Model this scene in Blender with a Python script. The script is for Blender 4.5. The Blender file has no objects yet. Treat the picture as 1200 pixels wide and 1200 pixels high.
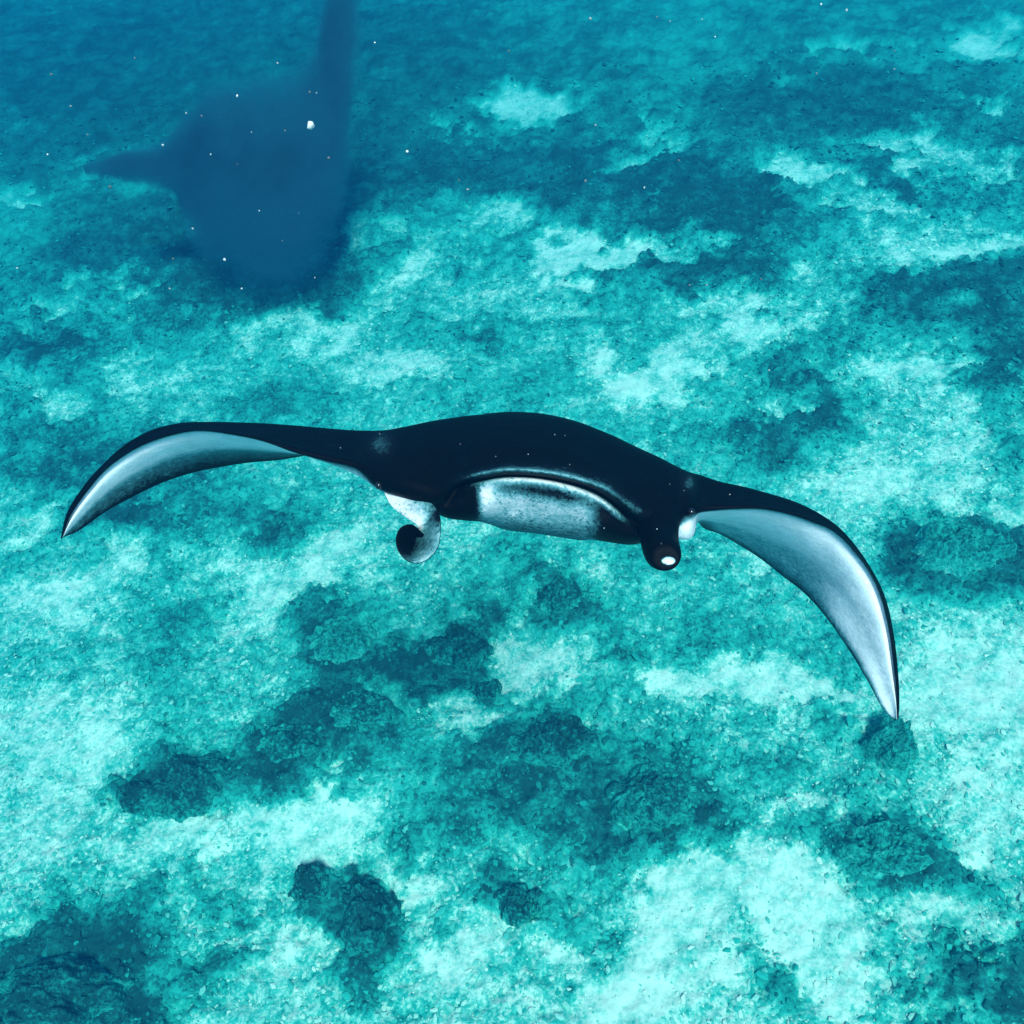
import bpy, bmesh, math, random
import numpy as np
from mathutils import Vector, Matrix, noise as mnoise

scene = bpy.context.scene
col = scene.collection
R = math.radians

# ------------------------------------------------------------------ camera
cam_data = bpy.data.cameras.new('camera')
cam_data.sensor_width = 36.0
cam_data.lens_unit = 'FOV'
cam_data.angle = R(56)
cam_data.clip_start = 0.05
cam_data.clip_end = 400
cam = bpy.data.objects.new('camera', cam_data)
cam.location = (0, 0, 6.0)
cam.rotation_euler = (R(40), 0, 0)          # looking 50 degrees below the horizontal
col.objects.link(cam)
scene.camera = cam

# ------------------------------------------------------------------ sky and sun
SUN_EL = 63.0                                # high sun behind the camera
SUN_DIR = Vector((-0.10, math.cos(R(SUN_EL)), -math.sin(R(SUN_EL)))).normalized()
world = bpy.data.worlds.new('World')
scene.world = world
world.use_nodes = True
wn = world.node_tree
wn.nodes.clear()
sky = wn.nodes.new('ShaderNodeTexSky')
sky.sky_type = 'NISHITA'
sky.sun_disc = False
sky.sun_elevation = R(SUN_EL)
sky.sun_rotation = R(180)
bg = wn.nodes.new('ShaderNodeBackground')
bg.inputs['Strength'].default_value = 0.15
wo = wn.nodes.new('ShaderNodeOutputWorld')
wn.links.new(sky.outputs['Color'], bg.inputs['Color'])
wn.links.new(bg.outputs['Background'], wo.inputs['Surface'])

sun_data = bpy.data.lights.new('sun', 'SUN')
sun_data.energy = 5.0
sun_data.angle = R(13)                        # softened by the rippled sea surface
sun_data.color = (1.0, 0.96, 0.9)
sun = bpy.data.objects.new('sun', sun_data)
sun.rotation_euler = SUN_DIR.to_track_quat('-Z', 'Y').to_euler()
sun.location = (0, -6, 20)
col.objects.link(sun)

scene.view_settings.view_transform = 'Standard'
scene.view_settings.look = 'None'
scene.view_settings.gamma = 1.0
scene.view_settings.use_curve_mapping = False
scene.view_settings.exposure = 0.2
scene.render.engine = 'CYCLES'
scene.cycles.volume_bounces = 1
scene.cycles.max_bounces = 6
scene.cycles.diffuse_bounces = 2
scene.cycles.glossy_bounces = 2
scene.cycles.use_denoising = True

# ------------------------------------------------------------------ measured tables
PATCHES = [
    [0.058, 12.51, 2.186, -0.006, -0.389, -1.905, 1.15],
    [-0.587, 12.041, 4.744, 0.953, 2.817, -4.97, 0.575],
    [1.431, 11.101, 1.604, 0.232, 3.278, -4.622, 0.69],
    [1.856, 11.68, 5.047, 1.405, 8.895, -6.65, 0.575],
    [4.365, 13.555, 3.935, -0.684, 0.009, -3.806, 0.575],
    [4.989, 13.649, 6.932, -0.608, 4.569, -8.179, 0.46],
    [6.522, 13.218, 1.859, -0.673, -0.666, -1.601, 1.035],
    [5.919, 11.512, 4.443, -1.426, -0.486, -2.99, 0.805],
    [3.321, 10.299, 2.701, -0.52, -0.475, -2.887, 1.092],
    [4.684, 10.739, 2.679, -1.21, -3.035, -2.621, 0.805],
    [4.97, 10.191, 2.105, -0.612, -0.441, -2.907, 0.69],
    [5.65, 10.089, 3.513, -0.856, 1.384, -7.207, 0.69],
    [3.905, 9.548, 2.687, -0.764, -1.124, -3.377, 0.862],
    [4.293, 8.61, 1.276, -0.254, 0.322, -2.719, 0.69],
    [4.373, 8.286, 2.631, -0.76, -0.472, -3.685, 0.69],
    [5.064, 8.588, 2.889, -0.666, 0.831, -4.616, 0.69],
    [2.325, 9.005, 2.581, -0.076, 1.02, -4.47, 0.92],
    [0.935, 8.929, 1.174, 0.093, 0.807, -2.797, 1.15],
    [0.515, 8.909, 3.079, -0.1, -0.417, -2.819, 1.035],
    [1.314, 9.039, 2.683, 0.04, 0.626, -3.825, 0.92],
    [-0.302, 10.004, 2.624, 0.047, -0.359, -2.191, 0.862],
    [-1.051, 9.057, 2.324, 0.153, -0.359, -2.452, 0.862],
    [-1.671, 9.944, 4.455, 0.441, -0.432, -2.754, 0.69],
    [-1.486, 8.551, 4.277, 0.411, -0.731, -5.37, 0.69],
    [-0.365, 8.397, 1.839, 0.044, -0.754, -5.465, 0.287],
    [0.0, 7.973, 0.959, 0.0, -0.509, -3.869, 0.253],
    [0.613, 7.892, 1.93, -0.08, -0.372, -2.832, 0.345],
    [1.433, 7.039, 2.05, 0.016, 0.578, -3.653, 0.977],
    [1.136, 6.883, 2.089, -0.173, -0.579, -5.042, 0.402],
    [2.507, 7.439, 3.065, -0.537, -0.329, -2.689, 0.862],
    [2.237, 7.823, 2.971, -0.452, -0.608, -4.709, 0.575],
    [3.13, 8.071, 3.937, -0.824, -0.742, -5.668, 0.575],
    [3.082, 7.644, 3.045, -0.647, -0.745, -6.008, 0.402],
    [3.893, 6.76, 2.196, -0.556, -0.127, -5.987, 0.862],
    [3.555, 6.493, 1.917, -0.511, -0.298, -2.882, 0.23],
    [3.42, 5.724, 2.036, -0.555, -0.153, -1.663, 0.2],
    [2.33, 6.214, 4.466, -0.797, -1.14, -11.066, 0.6],
    [-1.273, 7.228, 1.96, 0.177, -0.499, -4.281, 0.69],
    [-2.226, 7.822, 0.999, 0.259, 0.683, -4.192, 0.517],
    [-1.989, 8.083, 2.425, 0.528, 0.675, -6.56, 0.69],
    [-3.716, 7.571, 3.072, 0.789, -0.444, -4.092, 0.69],
    [-2.677, 7.321, 1.907, 0.359, -0.388, -3.473, 0.402],
    [-4.532, 6.989, 2.845, 0.928, -0.504, -5.295, 0.4],
    [-3.365, 6.875, 1.67, 0.409, -0.411, -4.054, 0.35],
    [-6.447, 11.293, 3.945, 1.381, -0.618, -4.772, 0.805],
    [-5.242, 8.863, 3.341, 1.105, -0.591, -5.196, 0.575],
    [-4.338, 8.839, 3.378, 0.928, -0.756, -6.234, 0.575],
    [-4.879, 8.351, 2.966, 0.946, -0.912, -8.26, 0.46],
    [-5.693, 12.049, 3.284, 0.683, -3.01, -6.814, 0.345],
    [-4.876, 7.216, 3.717, 1.282, -0.297, -3.109, 0.402],
    [-3.58, 4.754, 1.979, 1.491, 2.227, -2.71, 0.8],
    [-4.357, 5.486, 4.019, 2.494, 2.047, -4.31, 0.6],
    [-4.231, 4.707, 4.497, 1.646, -0.367, -5.617, 0.4],
    [-1.696, 4.8, 1.729, 0.487, 0.467, -3.069, 0.7],
    [-1.827, 4.286, 2.919, 0.48, -0.21, -3.086, 0.5],
    [-1.283, 4.952, 3.481, 0.379, -0.349, -4.367, 0.5],
    [-0.386, 4.88, 2.38, 0.079, -0.357, -4.43, 0.3],
    [3.98, 4.893, 5.134, -1.749, -0.574, -7.389, 0.7],
    [1.729, 4.492, 4.387, -0.671, -0.635, -8.441, 0.6],
    [2.885, 5.266, 2.932, -0.7, -0.449, -5.208, 0.4],
    [1.501, 3.39, 1.546, -0.415, -1.458, -6.41, 0.95],
    [1.219, 3.512, 4.172, -0.493, -0.557, -9.445, 0.6],
    [2.054, 3.222, 2.922, -0.599, -0.406, -7.562, 0.7],
    [3.183, 3.574, 2.166, -0.666, -0.208, -3.592, 0.7],
    [2.912, 3.243, 2.969, -0.862, -0.27, -5.077, 0.6],
    [3.332, 3.155, 4.525, -1.518, -0.2, -3.91, 0.7],
    [3.03, 2.73, 3.773, -1.202, -0.191, -4.268, 0.6],
    [-0.305, 3.352, 3.817, -1.126, -2.917, -6.288, 0.85],
    [-0.753, 3.592, 4.53, 0.328, -0.542, -9.207, 0.5],
    [-0.063, 3.624, 4.013, 0.024, -0.417, -6.911, 0.5],
    [0.254, 3.829, 3.174, -0.076, -0.426, -6.66, 0.4],
    [-1.282, 2.561, 2.446, 0.747, 0.943, -6.534, 0.85],
    [-1.089, 2.643, 4.937, 0.57, -0.398, -9.26, 0.6],
    [-2.243, 2.306, 2.81, 1.439, 1.32, -5.379, 0.6],
    [-2.037, 2.414, 3.466, 0.766, -0.33, -8.694, 0.5],
    [-3.216, 3.366, 1.265, 0.599, 0.505, -3.35, 0.45],
    [-3.167, 2.637, 2.367, 0.794, -0.132, -3.359, 0.4],
    [-2.935, 3.077, 2.657, 0.789, -0.351, -7.559, 0.3],
    [1.032, 1.924, 2.473, -0.293, -0.109, -3.389, 0.95],
    [0.853, 2.192, 2.882, -2.708, -5.135, -5.242, 0.7],
    [1.33, 2.229, 4.794, -0.707, -0.201, -5.359, 0.8],
    [1.143, 1.626, 2.059, -0.28, -0.118, -4.34, 0.7],
    [1.832, 1.898, 2.721, -1.572, -1.533, -3.541, 1.0],
    [1.914, 1.605, 3.031, -2.521, -2.786, -4.105, 0.9],
    [1.653, 2.006, 4.96, -0.932, -0.221, -6.576, 0.8],
    [0.686, 1.451, 3.452, -0.287, -0.136, -5.6, 0.7],
    [0.453, 1.645, 5.018, -0.269, -0.195, -7.073, 0.5],
    [2.082, 1.33, 3.641, -0.934, -0.257, -11.592, 0.7],
    [2.902, 2.171, 4.729, 0.09, 1.07, -3.438, 0.6],
    [2.554, 1.681, 5.278, -1.593, -0.199, -7.158, 0.5],
    [2.419, 1.879, 6.838, -1.909, -0.161, -5.142, 0.5],
    [-0.436, 2.24, 3.669, 0.177, -0.338, -9.139, 0.5],
    [-0.827, 2.311, 4.503, 0.409, -0.34, -8.971, 0.4],
    [-1.4, 1.696, 3.172, 0.523, -0.141, -5.178, 0.45],
    [-0.205, 1.711, 3.267, 0.079, -0.197, -6.918, 0.5],
    [-0.299, 1.476, 4.017, 0.145, -0.267, -10.9, 0.4],
    [-3.008, 1.374, 4.661, 0.783, -2.083, -12.538, 0.8],
    [2.233, 2.767, 2.899, 0.262, 2.822, -8.562, 0.3],
    [1.702, 2.552, 4.524, 0.291, 4.129, -17.552, 0.6],
    [2.043, 2.899, 9.036, -1.905, -0.779, -16.062, 0.6],
    [-3.233, 10.872, 0.843, 0.153, -0.081, -0.501, -0.6],
    [-1.652, 11.451, 1.514, 0.136, -0.147, -0.816, -0.4],
    [-5.002, 8.138, 1.756, 0.582, -0.297, -2.761, -0.7],
    [1.81, 10.221, 0.735, -0.077, -0.255, -1.533, -0.6],
    [2.486, 9.463, 1.788, -0.271, -0.227, -1.468, -0.6],
    [3.944, 11.976, 0.791, -0.165, -0.201, -1.109, -0.5],
    [4.23, 10.112, 2.621, -0.651, -0.516, -3.301, -0.7],
    [0.526, 10.846, 0.812, -0.024, -0.354, -1.991, -0.4],
    [-0.643, 11.055, 1.565, 0.056, -0.294, -1.639, -0.4],
    [2.24, 8.42, 1.907, -0.279, -0.365, -2.636, -0.6],
    [4.544, 7.747, 2.058, -0.641, -0.423, -3.574, -0.6],
    [3.891, 7.756, 3.053, -0.813, -0.581, -4.741, -0.4],
    [-0.613, 7.764, 2.289, 0.096, -0.606, -4.762, -0.4],
    [4.383, 6.292, 3.437, -1.15, -0.129, -1.316, -0.7],
    [2.816, 6.572, 4.376, -0.919, -0.187, -1.738, -0.5],
    [2.226, 5.838, 1.733, -0.305, -0.367, -3.808, -0.5],
    [0.771, 7.588, 1.975, -0.105, -0.767, -6.07, -0.3],
    [3.428, 4.58, 2.253, -0.679, -0.196, -2.658, -0.9],
    [3.131, 4.431, 3.965, -1.105, -0.221, -3.057, -0.7],
    [3.597, 4.314, 3.237, -1.049, -0.247, -3.561, -0.7],
    [2.362, 5.411, 2.395, -0.462, -0.454, -5.08, -0.4],
    [0.331, 4.301, 3.044, -0.091, -0.254, -3.531, -0.6],
    [0.0, 4.409, 2.498, 0.0, -0.223, -3.039, -0.3],
    [0.756, 3.797, 2.684, -0.191, -0.568, -8.922, -0.4],
    [-1.308, 3.968, 2.53, 0.307, -0.187, -2.917, -0.8],
    [-0.385, 3.87, 3.464, 0.125, -0.244, -3.806, -0.9],
    [-0.695, 3.662, 5.254, 0.349, -0.411, -6.84, -0.7],
    [-1.114, 3.397, 3.565, 0.389, -0.266, -4.818, -0.8],
    [-1.541, 3.11, 2.727, 0.424, -0.171, -3.421, -0.9],
    [-1.076, 3.054, 3.321, 0.363, -0.193, -3.89, -0.384],
    [-2.316, 2.852, 2.539, 0.609, -0.159, -3.583, -1.0],
    [-2.608, 2.801, 5.478, 1.487, -0.275, -6.419, -0.8],
    [-0.185, 3.487, 5.402, 0.097, -0.41, -7.09, -0.8],
    [0.294, 3.05, 2.291, -0.068, -0.178, -3.5, -0.528],
    [0.896, 2.646, 2.273, -0.216, -0.128, -2.89, -0.48],
    [0.56, 2.602, 1.816, -0.108, -0.188, -4.312, -0.336],
    [-0.35, 2.889, 2.864, 0.103, -0.193, -4.038, -0.336],
    [0.0, 2.566, 2.986, 0.0, -0.365, -8.548, -0.288],
    [-0.616, 2.474, 4.448, 0.296, -0.353, -8.676, -0.24],
    [-1.177, 1.995, 4.108, 0.55, -0.208, -6.428, -0.9],
    [-0.9, 1.934, 4.684, 0.483, -0.125, -3.965, -1.0],
    [-1.318, 2.217, 7.182, 1.051, -0.326, -9.119, -0.7],
    [-0.916, 1.585, 6.49, 0.709, -0.138, -5.336, -0.6],
    [0.026, 2.008, 6.336, -0.019, -0.217, -6.478, -0.7],
    [0.463, 1.84, 6.534, -0.351, -0.157, -5.097, -0.5],
    [2.495, 2.94, 5.685, -1.458, -0.263, -5.391, -0.48],
    [1.854, 2.784, 2.614, -0.506, -0.195, -4.187, -0.288],
    [2.253, 2.195, 2.197, -0.551, -0.155, -4.257, -0.432],
    [2.446, 1.979, 4.063, -1.134, -0.133, -4.043, -0.8],
    [1.599, 2.273, 4.801, -0.847, -0.178, -4.667, -0.336],
    [2.152, 2.419, 3.196, -0.747, -0.242, -6.016, -0.288],
    [1.386, 1.619, 4.132, -0.681, -0.131, -4.828, -0.8],
    [1.545, 1.431, 7.069, -1.329, -0.11, -4.568, -0.7],
    [1.304, 1.717, 6.779, -1.039, -0.202, -7.012, -0.5],
    [2.804, 1.867, 5.928, -1.922, -0.315, -10.235, -0.5],
    [2.531, 1.452, 5.432, -1.67, -0.218, -9.061, -0.8],
    [2.82, 1.49, 7.255, -2.474, -0.139, -5.672, -0.8],
    [2.935, 2.117, 6.726, -2.219, -0.336, -9.662, -0.4],
    [-2.76, 1.583, 2.076, 0.683, -0.113, -4.675, -1.1],
    [-3.106, 1.792, 4.511, 1.63, -0.133, -4.989, -0.8],
    [-2.509, 1.827, 2.033, 0.591, -0.113, -4.004, -0.6],
    [-2.301, 1.476, 3.179, 0.884, -0.124, -5.399, -0.8],
    [-1.929, 2.183, 5.922, 1.273, -0.315, -9.141, -0.6],
    [-1.838, 1.758, 5.33, 1.146, -0.224, -8.065, -0.6],
    [-2.53, 3.474, 2.581, 0.635, -0.302, -5.637, -0.5],
    [-2.732, 4.017, 2.45, 0.618, -0.197, -3.223, -0.3],
    [-4.374, 6.247, 1.507, 0.502, -0.196, -2.253, -0.5],
    [-2.788, 5.465, 1.095, 0.248, -0.144, -1.719, -0.4],
    [-2.01, 5.4, 2.215, 0.364, -0.429, -5.05, -0.3],
    [-3.365, 5.309, 2.18, 0.604, -0.4, -5.109, -0.3],
    [3.155, 2.785, 6.256, -2.063, -0.255, -5.594, -0.2],
    [-2.86, 8.815, 1.044, 0.19, -0.284, -2.123, -0.4],
    [-3.912, 9.116, 1.677, 0.408, -0.317, -2.449, -0.2],
    [-4.632, 9.911, 0.959, 0.263, -0.193, -1.423, -0.3],
    [-4.746, 15.444, 0.233, 0.049, -0.089, -0.402, -0.5],
    [-6.585, 13.744, 0.492, 0.155, -0.112, -0.673, -0.3],
]
MANTA_AT = [0.0354, 1.3399, 4.5135]
MANTA_NET = [  # last value: skin pattern, with lip highlight and underside shade painted in
    [[-1.0976, 0.2765, -0.1314, 0.05], [-1.1, 0.2767, -0.1323, 0], [-1.1013, 0.2735, -0.1334, 0], [-1.0993, 0.2719, -0.1333, 0], [-1.098, 0.271, -0.1333, 0], [-1.0985, 0.2729, -0.1333, 0], [-1.0966, 0.2694, -0.1332, 0], [-1.0969, 0.2706, -0.1333, 0.0], [-1.0985, 0.2741, -0.1334, 0.35], [-1.1024, 0.2826, -0.1335, 0.95], [-1.097, 0.2718, -0.1329, 1.0], [-1.0972, 0.2732, -0.1324, 0.9], [-1.0974, 0.2744, -0.1321, 0.505], [-1.0975, 0.2759, -0.1316, 0.21200000000000002]],
    [[-1.0735, 0.3059, -0.1159, 0.05], [-1.0812, 0.2946, -0.0973, 0], [-1.0858, 0.2706, -0.0749, 0], [-1.0796, 0.2641, -0.0781, 0], [-1.0756, 0.2606, -0.0805, 0], [-1.0749, 0.2612, -0.0815, 0], [-1.0726, 0.2576, -0.0821, 0], [-1.0726, 0.2588, -0.0827, 0.0], [-1.074, 0.2624, -0.0829, 0.35], [-1.0778, 0.2729, -0.0846, 0.95], [-1.0726, 0.2682, -0.0894, 1.0], [-1.073, 0.28, -0.0976, 0.9], [-1.0738, 0.2894, -0.1032, 0.505], [-1.0734, 0.3012, -0.1125, 0.21200000000000002]],
    [[-1.0272, 0.3412, -0.073, 0.05], [-1.0389, 0.3144, -0.0453, 0], [-1.0449, 0.2647, -0.0127, 0], [-1.0344, 0.2518, -0.0162, 0], [-1.0277, 0.2447, -0.0188, 0], [-1.0257, 0.2435, -0.0198, 0], [-1.0232, 0.24, -0.0205, 0], [-1.0229, 0.2412, -0.021, 0.0], [-1.0241, 0.2447, -0.0212, 0.35], [-1.028, 0.2579, -0.0235, 0.95], [-1.0237, 0.2612, -0.0312, 1.0], [-1.025, 0.2862, -0.0439, 0.9], [-1.0271, 0.3062, -0.0527, 0.505], [-1.0268, 0.3312, -0.0676, 0.21200000000000002]],
    [[-0.9724, 0.3706, -0.0352, 0.05], [-0.9911, 0.331, -0.0032, 0], [-1.0023, 0.2588, 0.0332, 0], [-0.9868, 0.2394, 0.0315, 0], [-0.977, 0.2288, 0.0304, 0], [-0.9736, 0.2259, 0.0301, 0], [-0.9707, 0.2224, 0.0297, 0], [-0.97, 0.2235, 0.0297, 0.0], [-0.9709, 0.2271, 0.0298, 0.35], [-0.9747, 0.2426, 0.0271, 0.95], [-0.9706, 0.2529, 0.0174, 1.0], [-0.9717, 0.2897, 0.0015, 0.9], [-0.9739, 0.3191, -0.0094, 0.505], [-0.9724, 0.3559, -0.0283, 0.21200000000000002]],
    [[-0.9053, 0.4059, 0.0037, 0.05], [-0.9276, 0.3508, 0.0433, 0], [-0.9399, 0.2529, 0.0868, 0], [-0.92, 0.2271, 0.0811, 0], [-0.9073, 0.2129, 0.0772, 0], [-0.9027, 0.2082, 0.0757, 0], [-0.8994, 0.2047, 0.0747, 0], [-0.8982, 0.2059, 0.0741, 0.0], [-0.8989, 0.2094, 0.074, 0.35], [-0.9028, 0.2276, 0.0713, 0.95], [-0.9, 0.2459, 0.0609, 1.0], [-0.9025, 0.2959, 0.044, 0.9], [-0.906, 0.3359, 0.0322, 0.505], [-0.9051, 0.3859, 0.0114, 0.21200000000000002]],
    [[-0.8445, 0.4412, 0.0286, 0.05], [-0.866, 0.3691, 0.0729, 0], [-0.8758, 0.2471, 0.1203, 0], [-0.8511, 0.2147, 0.1112, 0], [-0.8353, 0.1971, 0.1051, 0], [-0.8292, 0.1906, 0.1027, 0], [-0.8254, 0.1871, 0.1012, 0], [-0.8237, 0.1882, 0.1002, 0.0], [-0.824, 0.1918, 0.1, 0.35], [-0.8284, 0.2126, 0.0975, 0.95], [-0.8283, 0.2388, 0.087, 1.0], [-0.8343, 0.3021, 0.0701, 0.9], [-0.8405, 0.3526, 0.0583, 0.505], [-0.843, 0.4159, 0.0366, 0.21200000000000002]],
    [[-0.7798, 0.4706, 0.0451, 0.05], [-0.801, 0.3891, 0.0899, 0], [-0.8081, 0.2471, 0.1362, 0], [-0.7788, 0.205, 0.1253, 0], [-0.76, 0.1821, 0.118, 0], [-0.7526, 0.1729, 0.1152, 0], [-0.7485, 0.1694, 0.1135, 0], [-0.7463, 0.1706, 0.1124, 0.0], [-0.7464, 0.1741, 0.1121, 0.35], [-0.7512, 0.1974, 0.11, 0.95], [-0.7534, 0.2306, 0.1003, 1.0], [-0.7627, 0.3056, 0.0846, 0.9], [-0.7713, 0.3656, 0.0737, 0.505], [-0.7771, 0.4406, 0.0528, 0.21200000000000002]],
    [[-0.7178, 0.5, 0.0576, 0.05], [-0.7293, 0.4118, 0.0988, 0], [-0.7242, 0.2529, 0.1397, 0], [-0.6957, 0.1979, 0.1233, 0], [-0.6781, 0.1679, 0.1123, 0], [-0.6709, 0.1553, 0.1079, 0], [-0.6676, 0.1518, 0.1054, 0], [-0.6659, 0.1529, 0.1036, 0.0], [-0.6661, 0.1565, 0.103, 0.35], [-0.6714, 0.1821, 0.1019, 0.95], [-0.6767, 0.2224, 0.0953, 1.0], [-0.6905, 0.3091, 0.0849, 0.9], [-0.7023, 0.3785, 0.0778, 0.505], [-0.7131, 0.4653, 0.063, 0.21200000000000002]],
    [[-0.6496, 0.5294, 0.0658, 0.05], [-0.6444, 0.4359, 0.1026, 0], [-0.623, 0.2706, 0.1384, 0], [-0.6046, 0.1994, 0.1154, 0], [-0.5945, 0.1606, 0.1001, 0], [-0.5901, 0.1435, 0.0939, 0], [-0.5892, 0.14, 0.0905, 0], [-0.5895, 0.1412, 0.0878, 0.0], [-0.5904, 0.1447, 0.0869, 0.35], [-0.5958, 0.1724, 0.0868, 0.95], [-0.6025, 0.2188, 0.0837, 1.0], [-0.6181, 0.3159, 0.0791, 0.9], [-0.6311, 0.3935, 0.0762, 0.505], [-0.6442, 0.4906, 0.0686, 0.21200000000000002]],
    [[-0.5887, 0.5588, 0.0788, 0.05], [-0.5759, 0.4497, 0.1071, 0], [-0.5512, 0.2824, 0.1344, 0], [-0.533, 0.1982, 0.1023, 0], [-0.5232, 0.1524, 0.0806, 0], [-0.5187, 0.1318, 0.0721, 0], [-0.5181, 0.1282, 0.0671, 0], [-0.5185, 0.1294, 0.063, 0.0], [-0.5193, 0.1329, 0.0614, 0.35], [-0.5249, 0.1626, 0.0629, 0.95], [-0.5333, 0.2153, 0.065, 1.0], [-0.5513, 0.3226, 0.0695, 0.9], [-0.566, 0.4085, 0.0732, 0.505], [-0.5821, 0.5159, 0.0771, 0.21200000000000002]],
    [[-0.5125, 0.5882, 0.0942, 0.05], [-0.494, 0.4506, 0.1109, 0], [-0.4703, 0.2824, 0.1273, 0], [-0.453, 0.1918, 0.0892, 0], [-0.4436, 0.1424, 0.0633, 0], [-0.4394, 0.12, 0.0531, 0], [-0.4387, 0.1165, 0.0471, 0], [-0.4389, 0.1176, 0.042, 0.0], [-0.4396, 0.1212, 0.04, 0.35], [-0.445, 0.1529, 0.0372, 0.95], [-0.4541, 0.2118, 0.0428, 1.0], [-0.4728, 0.3294, 0.063, 0.9], [-0.4879, 0.4235, 0.0731, 0.505], [-0.5054, 0.5412, 0.0883, 0.21200000000000002]],
    [[-0.4344, 0.6176, 0.1031, 0.05], [-0.4151, 0.4588, 0.1121, 0], [-0.3907, 0.2647, 0.1198, 0], [-0.3803, 0.1741, 0.0775, 0], [-0.3753, 0.1247, 0.0487, 0], [-0.3728, 0.1024, 0.0373, 0], [-0.373, 0.0988, 0.0305, 0], [-0.3739, 0.1, 0.0247, 0.0], [-0.3747, 0.1035, 0.0223, 0.35], [-0.3793, 0.1376, 0.011, 0.95], [-0.3869, 0.2035, 0.0178, 1.0], [-0.4024, 0.3329, 0.0557, 0.9], [-0.415, 0.4365, 0.0705, 0.505], [-0.4288, 0.5659, 0.094, 0.21200000000000002]],
    [[-0.3722, 0.6765, 0.0999, 0], [-0.3556, 0.4412, 0.1152, 0], [-0.3326, 0.2353, 0.1183, 0.1], [-0.3261, 0.1294, 0.0782, 0.3], [-0.3215, 0.0824, 0.0306, 0], [-0.3227, 0.0647, 0.0114, 0], [-0.3241, 0.0618, 0.0004, 0], [-0.3245, 0.0647, -0.0087, 0], [-0.3235, 0.0706, -0.0177, 0.1], [-0.3233, 0.0824, -0.0229, 0.8], [-0.3242, 0.1294, -0.0218, 1], [-0.3286, 0.2353, -0.0075, 1], [-0.3432, 0.4118, 0.0253, 1], [-0.3589, 0.5882, 0.0667, 0.6]],
    [[-0.3136, 0.7059, 0.097, 0], [-0.3047, 0.4706, 0.1218, 0], [-0.2837, 0.2235, 0.1242, 0], [-0.2743, 0.1059, 0.0691, 0], [-0.2713, 0.0471, 0.0198, 0], [-0.2728, 0.0294, 0.001, 0], [-0.2725, 0.0265, -0.0116, 0], [-0.2728, 0.0294, -0.0223, 0], [-0.2717, 0.0353, -0.033, 0], [-0.2701, 0.0529, -0.04, 0.2], [-0.27, 0.1176, -0.039, 0.6], [-0.2784, 0.2471, -0.0231, 0.9], [-0.2889, 0.4235, 0.015, 0.9], [-0.2992, 0.5882, 0.0553, 0.5]],
    [[-0.2415, 0.7353, 0.0939, 0], [-0.229, 0.4824, 0.1315, 0], [-0.2099, 0.2118, 0.1378, 0], [-0.2011, 0.0765, 0.0671, 0], [-0.1964, 0.0176, 0.0006, 0], [-0.1914, -0.0, -0.0213, 0], [-0.1879, -0.0, -0.0372, 0], [-0.1852, 0.0118, -0.0477, 0], [-0.1843, 0.0235, -0.0565, 0], [-0.1829, 0.0294, -0.0673, 0], [-0.181, 0.0529, -0.08, 0], [-0.184, 0.1765, -0.0728, 0.3], [-0.1915, 0.4118, -0.0281, 0.8], [-0.2257, 0.6176, 0.0451, 0.5]],
    [[-0.2013, 0.7529, 0.0901, 0], [-0.1898, 0.4882, 0.1364, 0], [-0.1742, 0.2059, 0.1422, 0], [-0.165, 0.0588, 0.0659, 0], [-0.1609, -0.0059, 0.0069, 0], [-0.1581, -0.0235, -0.0113, 0.1], [-0.157, -0.0118, -0.018, 0], [-0.1559, 0.0294, -0.0241, 0], [-0.1541, 0.0294, -0.0313, 0], [-0.1517, 0.0176, -0.0494, 0], [-0.1491, 0.0353, -0.0817, 0], [-0.1512, 0.1765, -0.0786, 0.3], [-0.1594, 0.4118, -0.0281, 0.8], [-0.1862, 0.6176, 0.0405, 0.5]],
    [[-0.153, 0.7647, 0.0859, 0], [-0.1457, 0.4882, 0.1408, 0], [-0.1349, 0.2, 0.1475, 0], [-0.1259, 0.0412, 0.0702, 0], [-0.121, -0.0294, 0.0129, 0.05], [-0.1201, -0.05, 0.0017, 0.3], [-0.119, -0.0353, -0.0047, 0], [-0.12, 0.0294, -0.0079, 0], [-0.1167, -0.0059, -0.0143, 0.3], [-0.115, -0.0059, -0.0267, 0.1], [-0.1139, 0.0118, -0.0762, 0.05], [-0.1116, 0.1471, -0.0899, 0.5], [-0.1167, 0.4118, -0.0388, 0.9], [-0.1422, 0.6176, 0.0335, 0.5]],
    [[-0.1285, 0.7647, 0.0859, 0], [-0.1214, 0.4882, 0.143, 0], [-0.1134, 0.2, 0.1494, 0], [-0.1058, 0.0353, 0.0734, 0], [-0.1016, -0.0353, 0.0162, 0.1], [-0.1, -0.0588, 0.0065, 0.5], [-0.0997, -0.0412, -0.0015, 0], [-0.1, 0.0235, -0.0045, 0], [-0.0968, -0.0235, -0.0105, 0.6], [-0.0951, -0.0206, -0.0253, 0.9], [-0.092, -0.0059, -0.0621, 0.85], [-0.0883, 0.1294, -0.0973, 0.46], [-0.091, 0.4118, -0.0495, 0.6], [-0.119, 0.6176, 0.0289, 0.5]],
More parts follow.
